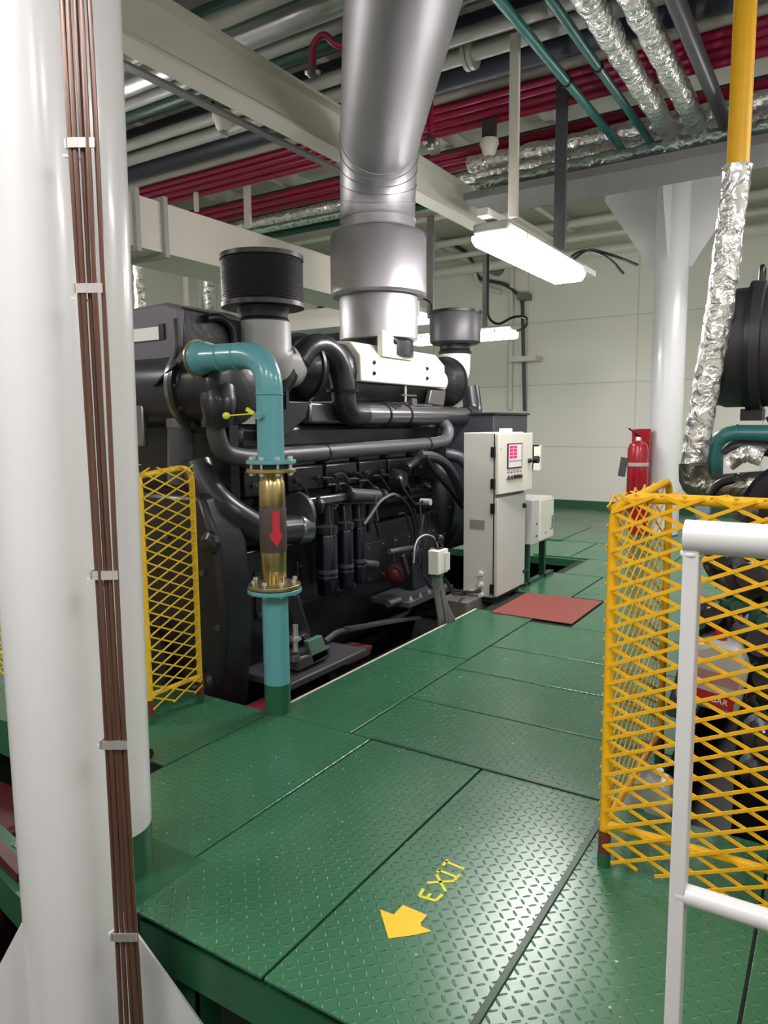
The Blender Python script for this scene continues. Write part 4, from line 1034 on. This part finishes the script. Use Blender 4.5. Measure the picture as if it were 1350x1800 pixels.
# engine bed, mounts
part(MB().box(-3.35, -3.0, 3.2, 7.9, -.72, -.42), 'bed_rail', BLK, bev=.01)
part(MB().box(-4.9, -4.55, 3.2, 7.9, -.72, -.42), 'bed_rail', BLK, bev=.01)
mt = onX(520, 1130, -3.15)
part(MB().prism([V((-3.3, 3.75, .2)), V((-3.05, 3.8, .2)), V((-3.02, 4.15, -.3)), V((-3.3, 4.15, -.3))], (.03, -.1, 0)), 'mount_arm', ENG2, bev=.01)
p = onX(530, 1150, -3.0)
part(MB().box(p.x - .14, p.x + .10, p.y - .16, p.y + .20, p.z - .06, p.z + .03), 'mount_block', DKGREY, bev=.02)
part(MB().box(p.x - .3, p.x + .16, p.y - .3, p.y + .55, p.z - .13, p.z - .08), 'mount_base', DKGREY, bev=.01)
part(MB().prism([onX(541, 1128, -2.9), onX(566, 1117, -2.9), onX(578, 1150, -2.9), onX(551, 1166, -2.9)], (-.04, .0, 0)), 'mount_pad', mat('mount_green', (92, 132, 112), .45), 'worn green pad on the mount', bev=.004)
part(MB().cyl(onX(519, 1145, -2.92), onX(519, 1098, -2.92), .018, 12), 'mount_stud', CHROME)
part(MB().lathe(onX(519, 1125, -2.92), (0, 0, 1), [(0, .04), (.02, .04)], 6), 'mount_nut', CHROME, smooth=False)
part(MB().lathe(onX(514, 1160, -2.92), (0, 0, 1), [(0, .05), (.035, .05)], 18), 'mount_spacer', SILVP)
part(MB().bar(onX(509, 1125, -3.05), onX(540, 1120, -3.15), .04, .06), 'mount_lug', ENG2, bev=.008)
part(MB().bar(onX(535, 1120, -3.12), onX(510, 1035, -3.2), .05, .09), 'mount_strut', ENG2, bev=.008)
part(MB().prism([onX(600, 1150, -3.0), onX(655, 1135, -3.0), onX(650, 1150, -3.0), onX(610, 1170, -3.0)], (-.2, 0, 0)), 'oxide_patch', PRIM, 'rust-brown primed plate')
part(MB().bar(onX(610, 1105, -3.05), onX(735, 1085, -3.05), .06, .02), 'bed_flange', DKGREY)
part(MB().box(-2.98, -2.70, 4.2, 5.4, -.75, -.72), 'drip_tray', PRIM, smooth=False)
part(MB().box(-3.02, -2.7, 3.05, 3.3, -.3, -.1), 'pit_gusset', mat('oxide_red_paint', (120, 30, 40), .45), smooth=False)
# brown/white lower cabinet base near the pit end
part(MB().box(-3.02, -2.72, 5.62, 6.2, -.6, .05), 'terminal_plinth', mat('plinth_grey', (110, 108, 100), .5), bev=.005)

# junction box on its grey post
t = thing('junction_box', onX(785, 1090, -2.72), 'small white junction box on a grey strip post between engine and cabinet', 'box')
pa, pb = onX(776, 1094, -2.72), onX(756, 966, -2.72)
MB().bar(pb, pa, .08, .012, up=V((1, 0, 0))).build('post', GREYM, t, smooth=False)
q = onX(765, 985, -2.70)
MB().box(q.x - .02, q.x + .07, q.y - .08, q.y + .09, q.z - .10, q.z + .09).build('box_body', BOXW, t, bev=.006)
MB().box(q.x + .07, q.x + .085, q.y + .02, q.y + .09, q.z - .08, q.z + .06).build('box_cover', WHITE, t, smooth=False)
MB().box(q.x + .0, q.x + .06, q.y - .03, q.y + .03, q.z - .125, q.z - .10).build('terminal_strip', mat('terminal_green', (40, 120, 60), .4), t, smooth=False)
b = MB().sphere(q + V((.02, .04, .17)), .035); b.tube([q + V((.02, .04, .16)), q + V((.04, .05, .1)), q + V((.02, -.01, .09))], .014, 8); b.build('cable_gland', BLK, t)
for k in range(4):
    pts = [q + V((.03, .0 + .015 * k, -.12)), q + V((.05, .05 + .01 * k, -.35)), V((q.x + .05 + .01 * k, q.y + .12 + .03 * k, .0 - .02))]
    tag(MB().tube(pts, .011, 8, bend=.15).build('cable', GREYM), 'grey cable hanging below the junction box, %s of four' % ('first', 'second', 'third', 'fourth')[k], 'cable', 'cables below the junction box')
for k in range(3):
    e = onY(845, 1040 - 2 * k, 5.87)
    pts = [q + V((.05, .05, -.14)), q + V((.08, .15, -.26 - .02 * k)), onY(815, 1040 + 3 * k, 5.8), e]
    tag(MB().tube(pts, .01, 8, bend=.15).build('cable', BLK), 'black cable from the junction box into the grey cabinet, %s of three' % ('upper', 'middle', 'lower')[k], 'cable', 'cables into the cabinet')

# ================================================================== GREY CONTROL CABINET
KX0, KX1, KY0, KY1, KH = -2.90, -2.60, 5.90, 6.58, 1.53
t = thing('control_cabinet', ((KX0 + KX1) / 2, (KY0 + KY1) / 2, 0), 'tall light grey control cabinet with a pink screen, at the end of the engine', 'cabinet')
MB().box(KX0, KX1, KY0, KY1, .05, KH).build('body', CAB, t, bev=.006)
MB().box(KX0 + .02, KX1 - .02, KY0 + .02, KY1 - .02, 0, .05).build('plinth', BLK, t, smooth=False)
D = MB().box(KX1, KX1 + .03, KY0 + .01, KY1 - .005, .06, .95).build('lower_door', CAB, t, bev=.004)
rot = Matrix.Rotation(math.radians(0), 3, 'Z')
U2 = MB().box(KX1 + .005, KX1 + .035, KY0 + .01, KY1, .985, KH - .01, Matrix.Rotation(math.radians(-5), 3, 'Z'), (KX1, KY0, 1)).build('upper_door', CREAM, t, bev=.004)
for z, par in ((1.36, U2), (1.08, U2), (.86, D), (.13, D)):
    MB().box(KX1 - .03, KX1 + .006, KY0 - .014, KY0 + .012, z - .045, z + .045).build('hinge', BLK, par, smooth=False)
DM = Matrix.Translation(V((KX1, KY0, 0))) @ Matrix.Rotation(math.radians(-5), 4, 'Z')
def dp(y, z, d=.036): return DM @ V((d, y, z))
def dbox(y0, y1, z0, z1, d0, d1):
    b = MB().box(d0, d1, y0, y1, z0, z1); bmesh.ops.transform(b.bm, matrix=DM, verts=b.bm.verts); return b
sc = dbox(.17, .45, 1.205, 1.43, .035, .042).build('screen_bezel', BLK, U2, smooth=False)
dbox(.185, .435, 1.215, 1.42, .042, .044).build('screen', SCRN, U2, smooth=False)
for i in range(4):
    for j in range(2):
        dbox(.20 + j * .075, .265 + j * .075, 1.385 - i * .03, 1.408 - i * .03, .044, .0455).build('screen_field', PINK, U2, smooth=False)
dbox(.185, .435, 1.270, 1.274, .044, .046).build('screen_line', BLK, U2, smooth=False)
for k in range(5):
    MB().lathe(dp(.19 + k * .062, 1.13), (1, -.087, 0), [(0, .013), (.015, .013)] if k in (0, 1, 4) else [(0, .016), (.03, .013)], 12).build('button', BLK if k in (2, 3) else STEEL, U2)
    dbox(.175 + k * .062, .205 + k * .062, 1.165, 1.172, .035, .037).build('button_label', DKGREY, U2, smooth=False)
dbox(.16, .47, 1.108, 1.118, .035, .042).build('button_shelf', STEEL, U2, smooth=False)
dbox(.05, .055, 1.375, 1.395, .035, .037).build('door_mark', DKGREY, U2, smooth=False)
MB().lathe(dp(.60, 1.26), (1, 0, 0), [(0, .022), (.02, .022), (.03, .012)], 14).build('latch', BLK, U2)
MB().lathe((KX1 + .03, KY1 - .06, .83), (1, 0, 0), [(0, .025), (.02, .025), (.03, .012)], 14).build('latch', BLK, D)
MB().box(KX1 + .03, KX1 + .04, KY1 - .05, KY1 + .05, .17, .20).build('door_stay', BLK, D, smooth=False)
a = onY(826, 913, KY0); c = onY(852, 931, KY0)
MB().box(a.x, c.x, KY0 - .003, KY0, c.z, a.z).build('name_plate', mat('plate_grey', (150, 150, 148), .4, .3), t, smooth=False)
for px, py in ((845, 1008), (845, 1027), (829, 1041), (846, 1045)):
    q = onY(px, py, KY0)
    MB().lathe(q, (0, -1, 0), [(0, .028), (.012, .028), (.014, .02), (.035, .02)], 12).build('cable_gland', WHITE, t)
a = onY(893, 751, KY1 - .1); MB().box(KX1 - .1, KX1 + .02, KY1 - .35, KY1 - .33, KH, KH + .035).build('top_tab', CREAM, t, smooth=False)

MB().box(KX1 - .006, KX1 + .002, KY0 - .002, KY0 + .004, .06, KH - .01).build('door_seam', BLK, t, smooth=False)
MB().box(KX1, KX1 + .012, KY0 + .01, KY1 - .01, .952, .983).build('door_gap', GREYM, t, smooth=False)
t = thing('terminal_box', (-2.62, 7.1, 0), 'small cream electrical box on dark green legs behind the grey cabinet', 'box')
MB().box(-2.95, -2.55, 6.72, 7.28, .42, .86).build('body', CAB, t, bev=.005)
MB().box(-2.55, -2.535, 6.9, 7.28, .44, .84).build('cover', CREAM, t, smooth=False)
for y, z in ((6.8, .62), (6.8, .5), (7.05, .5), (7.2, .52)):
    MB().lathe((-2.54, y, z), (1, 0, 0), [(0, .01), (.008, .01)], 8).build('screw', BLK, t)
MB().box(-2.534, -2.53, 7.22, 7.26, .52, .66).build('sticker', GREYM, t, smooth=False)
for y in (6.75, 7.2):
    MB().box(-2.66, -2.6, y, y + .05, -.02, .42).build('leg', DGREEN, t, smooth=False)
MB().box(-2.66, -2.60, 6.7, 7.5, -.02, .03).build('foot_rail', DGREEN, t, smooth=False)

# ================================================================== RIGHT-HAND ENGINE behind its guard
G = thing('marine_engine', (.2, 4.4, -1.0), 'second dark marine engine behind the yellow guard at the right edge', 'engine')
def gp(b, name, m=ENG, label=None, bev=0, smooth=True): return b.build(name, m, G, label, bev, smooth)
gp(MB().box(-.35, 1.3, 3.5, 6.6, -.5, .75), 'crankcase', BLK, bev=.04)
gp(MB().box(-.25, 1.2, 3.4, 6.5, .75, 1.2), 'cylinder_block', BLK, bev=.04)
gp(MB().prism([V((-.3, 3.2, 1.0)), V((1.2, 3.2, 1.0)), V((1.1, 3.2, -.5)), V((-.2, 3.2, -.5))], (0, .25, 0)), 'gear_casing', BLK, bev=.05)
DY = 4.2; dcz = onY(1258, 615, DY).z; dx = onY(1258, 615, DY).x
dr = gp(MB().lathe((dx, DY, dcz), (1, 0, 0), [(0, .20), (.02, .285), (.06, .30), (.16, .30), (.17, .325), (.23, .325), (.235, .30), (1.1, .30)], 56), 'air_silencer', mat('silencer_black', (44, 44, 48), .5))
MB().lathe((dx + .165, DY, dcz), (1, 0, 0), [(0, .33), (.02, .33)], 56).build('clamp_band', BLK, dr)
MB().lathe((dx - .005, DY, dcz), (1, 0, 0), [(0, .285), (.02, .295)], 56).build('rim', SILVP, dr)
lp = V((dx + .20, DY, dcz + .31))
MB().tube([lp + V((0, -.02, 0)), lp + V((.0, -.02, .09)), lp + V((.0, .06, .09)), lp + V((0, .06, 0))], .014, 10, bend=.04).build('lifting_eye', BLK, dr)
MB().box(dx + .14, dx + .24, DY - .08, DY + .08, dcz - .37, dcz - .31).build('clamp_foot', BLK, dr, smooth=False)
gp(MB().bar((dx + .28, DY - .1, dcz - .35), (dx + .48, DY - .2, 1.28), .05, .03), 'silencer_leg', BLK)
te = onY(1258, 830, 4.0)
gp(MB().tube([onY(1254, 850, 4.0), onY(1256, 762, 4.0), onY(1440, 764, 4.0)], .044, 28, bend=.12), 'water_elbow', TEALD)
gp(MB().lathe(onY(1294, 762, 4.0), (1, 0, 0), [(0, .047), (.008, .047)], 28), 'weld_ring', TEALD)
gp(MB().tube([onY(1275, 800, 3.85), onY(1290, 785, 3.85), onY(1345, 788, 3.85), onY(1400, 800, 3.85)], .035, 14, bend=.1), 'black_hose', BLK)
gp(MB().tube([onY(1280, 815, 3.75), onY(1310, 795, 3.75), onY(1340, 805, 3.75)], .04, 12, bend=.1, jit=.1), 'wrapped_joint', FOIL)
gp(MB().lathe(onY(1408, 905, 3.6) + V((0, .05, 0)), (0, -1, 0), [(0, .22), (.05, .24), (.07, .22), (.08, .12)], 40), 'fan_wheel', NAVY)
gp(MB().tube([onY(1248, 870, 3.6), onY(1262, 850, 3.6), onY(1290, 842, 3.6)], .02, 10, bend=.05), 'small_hose', BLK)
q = onY(1233, 898, 3.3)
gp(MB().box(q.x - .03, q.x + .03, 3.3, 3.36, q.z - .04, q.z + .04), 'sensor_block', mat('sensor_aqua', (110, 150, 150), .4), bev=.01)
for k, (x, y, r, m) in enumerate(((1305, 895, .05, STEEL), (1262, 985, .06, BLK), (1310, 1010, .09, ENG), (1290, 1060, .05, DGREEN), (1335, 1085, .05, DGREEN), (1250, 1075, .07, ENG), (1330, 1120, .11, ENG2), (1265, 1130, .08, ENG), (1225, 1085, .06, DGREEN), (1340, 1180, .1, ENG), (1345, 1290, .09, ENG2), (1330, 1350, .07, ENG))):
    gp(MB().lathe(onY(x, y, 3.2), (.2, -1, .1), [(0, r), (.08, r), (.1, r * .6), (.13, r * .5)], 20), 'engine_fitting', m)
for k in range(16):
    x = random.uniform(1225, 1345); y = random.uniform(930, 1250)
    gp(MB().tube([onY(x, y, 3.15), onY(x + random.uniform(-30, 40), y + random.uniform(-10, 40), 3.1), onY(x + random.uniform(-20, 60), y + random.uniform(20, 70), 3.15)], random.uniform(.008, .022), 10, bend=.08), 'engine_hose', random.choice((BLK, ENG2, ENG, DKGREY)))
gp(MB().bar(onY(1190, 1260, 3.3), onY(1250, 1060, 3.3), .06, .1), 'pump_arm', DKGREY, bev=.01)
# leaning foil pipe and the yellow pipe above it
fp0, fp1 = onY(1297, 292, 3.9), onY(1218, 820, 3.9)
mid = fp0.lerp(fp1, .45) + V((.015, 0, 0))
tag(MB().tube([fp0, mid, fp1], wobble_r(.062, .10, 34), 20, jit=.06, step=.025).build('foil_pipe', FOIL), 'foil wrapped pipe leaning beside the black silencer, below the yellow pipe', 'pipe')
tag(MB().tube([fp1 + V((0, 0, .02)), fp1 + V((.01, 0, -.1)), fp1 + V((.12, .0, -.11)), fp1 + V((.34, .05, -.08))], .07, 18, bend=.1, jit=.06).build('wrapped_elbow', FOILD), 'dark tarnished foil elbow at the foot of the leaning foil pipe', 'elbow')
a = onY(1297, 285, 3.9)
tag(MB().cyl((fp0.x, 3.9, fp0.z - .02), (fp0.x, 3.9, 5.36), .05, 24).build('yellow_pipe', YEL), 'bright yellow vertical pipe at the upper right', 'pipe')
# oil containers behind the mesh
def jug(px, py, Y, w_, h_, lab, red, tilt=0.0):
    p = onY(px, py, Y)
    t = thing('oil_container', p, lab, 'container')
    M = Matrix.Translation(p) @ Matrix.Rotation(tilt, 4, 'Y')
    def tb(b): bmesh.ops.transform(b.bm, matrix=M, verts=b.bm.verts); return b
    tb(MB().prism([V((-w_ / 2, -.07, 0)), V((w_ / 2, -.07, 0)), V((w_ / 2, -.07, h_ * .7)), V((w_ * .3, -.07, h_)), V((-w_ * .1, -.07, h_)), V((-w_ / 2, -.07, h_ * .8))], (0, .14, 0))).build('body', JUG, t, bev=.02)
    tb(MB().lathe((-w_ * .02, 0, h_), (0, 0, 1), [(0, .025), (.03, .025)], 14)).build('cap', REDX if red else PIPEW, t)
    if red:
        tb(MB().box(-w_ * .42, w_ * .42, -.073, -.07, h_ * .08, h_ * .28)).build('red_label', REDX, t, 'red label with small white letters', smooth=False)
        tb(MB().box(-w_ * .30, w_ * .42, -.073, -.07, h_ * .42, h_ * .58)).build('pink_label', mat('label_mauve', (150, 110, 115), .5), t, smooth=False)
        cu = bpy.data.curves.new('label_letters', 'FONT'); cu.body = 'BAR'; cu.size = .032; cu.extrude = .0006; cu.align_x = 'CENTER'
        o = bpy.data.objects.new('label_letters', cu); C.objects.link(o)
        me = bpy.data.meshes.new_from_object(o); bpy.data.objects.remove(o); me.materials.append(WHITE)
        o = bpy.data.objects.new('label_letters', me); C.objects.link(o); o.parent = t
        o.matrix_local = Matrix.Translation(-p) @ M @ Matrix.Translation(V((w_ * .2, -.0745, h_ * .15))) @ Matrix.Rotation(PI / 2, 4, 'X')
jug(1243, 1236, 3.0, .23, .27, 'clear plastic oil container with a red label behind the yellow mesh', True, .15)
jug(1128, 1440, 3.05, .2, .22, 'grey-white plastic container low behind the yellow mesh, left of the railing post', False, .25)

# ================================================================== LEFT EDGE, beyond the pillars
t = thing('sea_water_pump', (-3.9, 1.6, -1.0), 'dark red pump casting below the deck at the left edge', 'pump')
MB().box(-4.6, -3.35, 1.7, 2.1, -1.0, -.35).build('pump_base', PUMPR, t, bev=.03)
MB().lathe((-3.5, 1.62, -.55), (.3, -1, .1), [(-.2, .2), (0, .24), (.06, .24), (.08, .16), (.2, .14)], 30).build('pump_body', PUMPR, t)
MB().lathe((-3.2, 1.60, -.62), (0, 0, 1), [(0, .10), (.05, .12), (.22, .10), (.3, .04)], 26).build('pump_dome', PUMPR, t)
b = MB().bar((-4.2, 1.75, -.12), (-2.9, 1.62, -.32), .05, .05); tag(b.build('red_pipe', PUMPR), 'dark red pipe below the deck at the left edge', 'pipe')
b = MB().bar((-4.8, 1.9, -.42), (-2.6, 1.52, -.42), .02, .16); b.bar((-4.8, 1.98, -.35), (-2.6, 1.60, -.35), .16, .015)
tag(b.build('deck_bearer', GREEN_P, smooth=False), 'green angle bearer running under the deck at the left edge', 'beam')
b = MB().bar((-4.2, 1.5, -.78), (-2.5, 1.12, -.78), .02, .30)
tag(b.build('deck_bearer', GREEN_P, smooth=False), 'lower green bearer with a pale top edge at the left edge', 'beam')
tag(MB().box(-8, -3.0, 2.12, 2.2, -.22, -.013).build('deck_edge_beam', GREEN_P, smooth=False), 'green beam edging the raised deck behind the left pillar', 'beam')
t = thing('railing', (-5.2, 2.35, 0), 'white pipe railing glimpsed at the far left edge', 'railing')
for z in (.62, 1.02): MB().cyl((-7.6, 2.42, z), (-4.6, 2.42, z), .02, 12).build('rail', WHITE, t)
MB().cyl((-5.9, 2.42, 0), (-5.9, 2.42, 1.02), .02, 12).build('post', WHITE, t)
p = onZ(262, 1315, .05)
tag(MB().cyl(V((p.x - .1, p.y, .03)), V((p.x + .02, p.y - .02, .03)), .028, 14).build('pipe_stub', BLK), 'short black pipe stub sticking out behind the white pillar', 'stub')
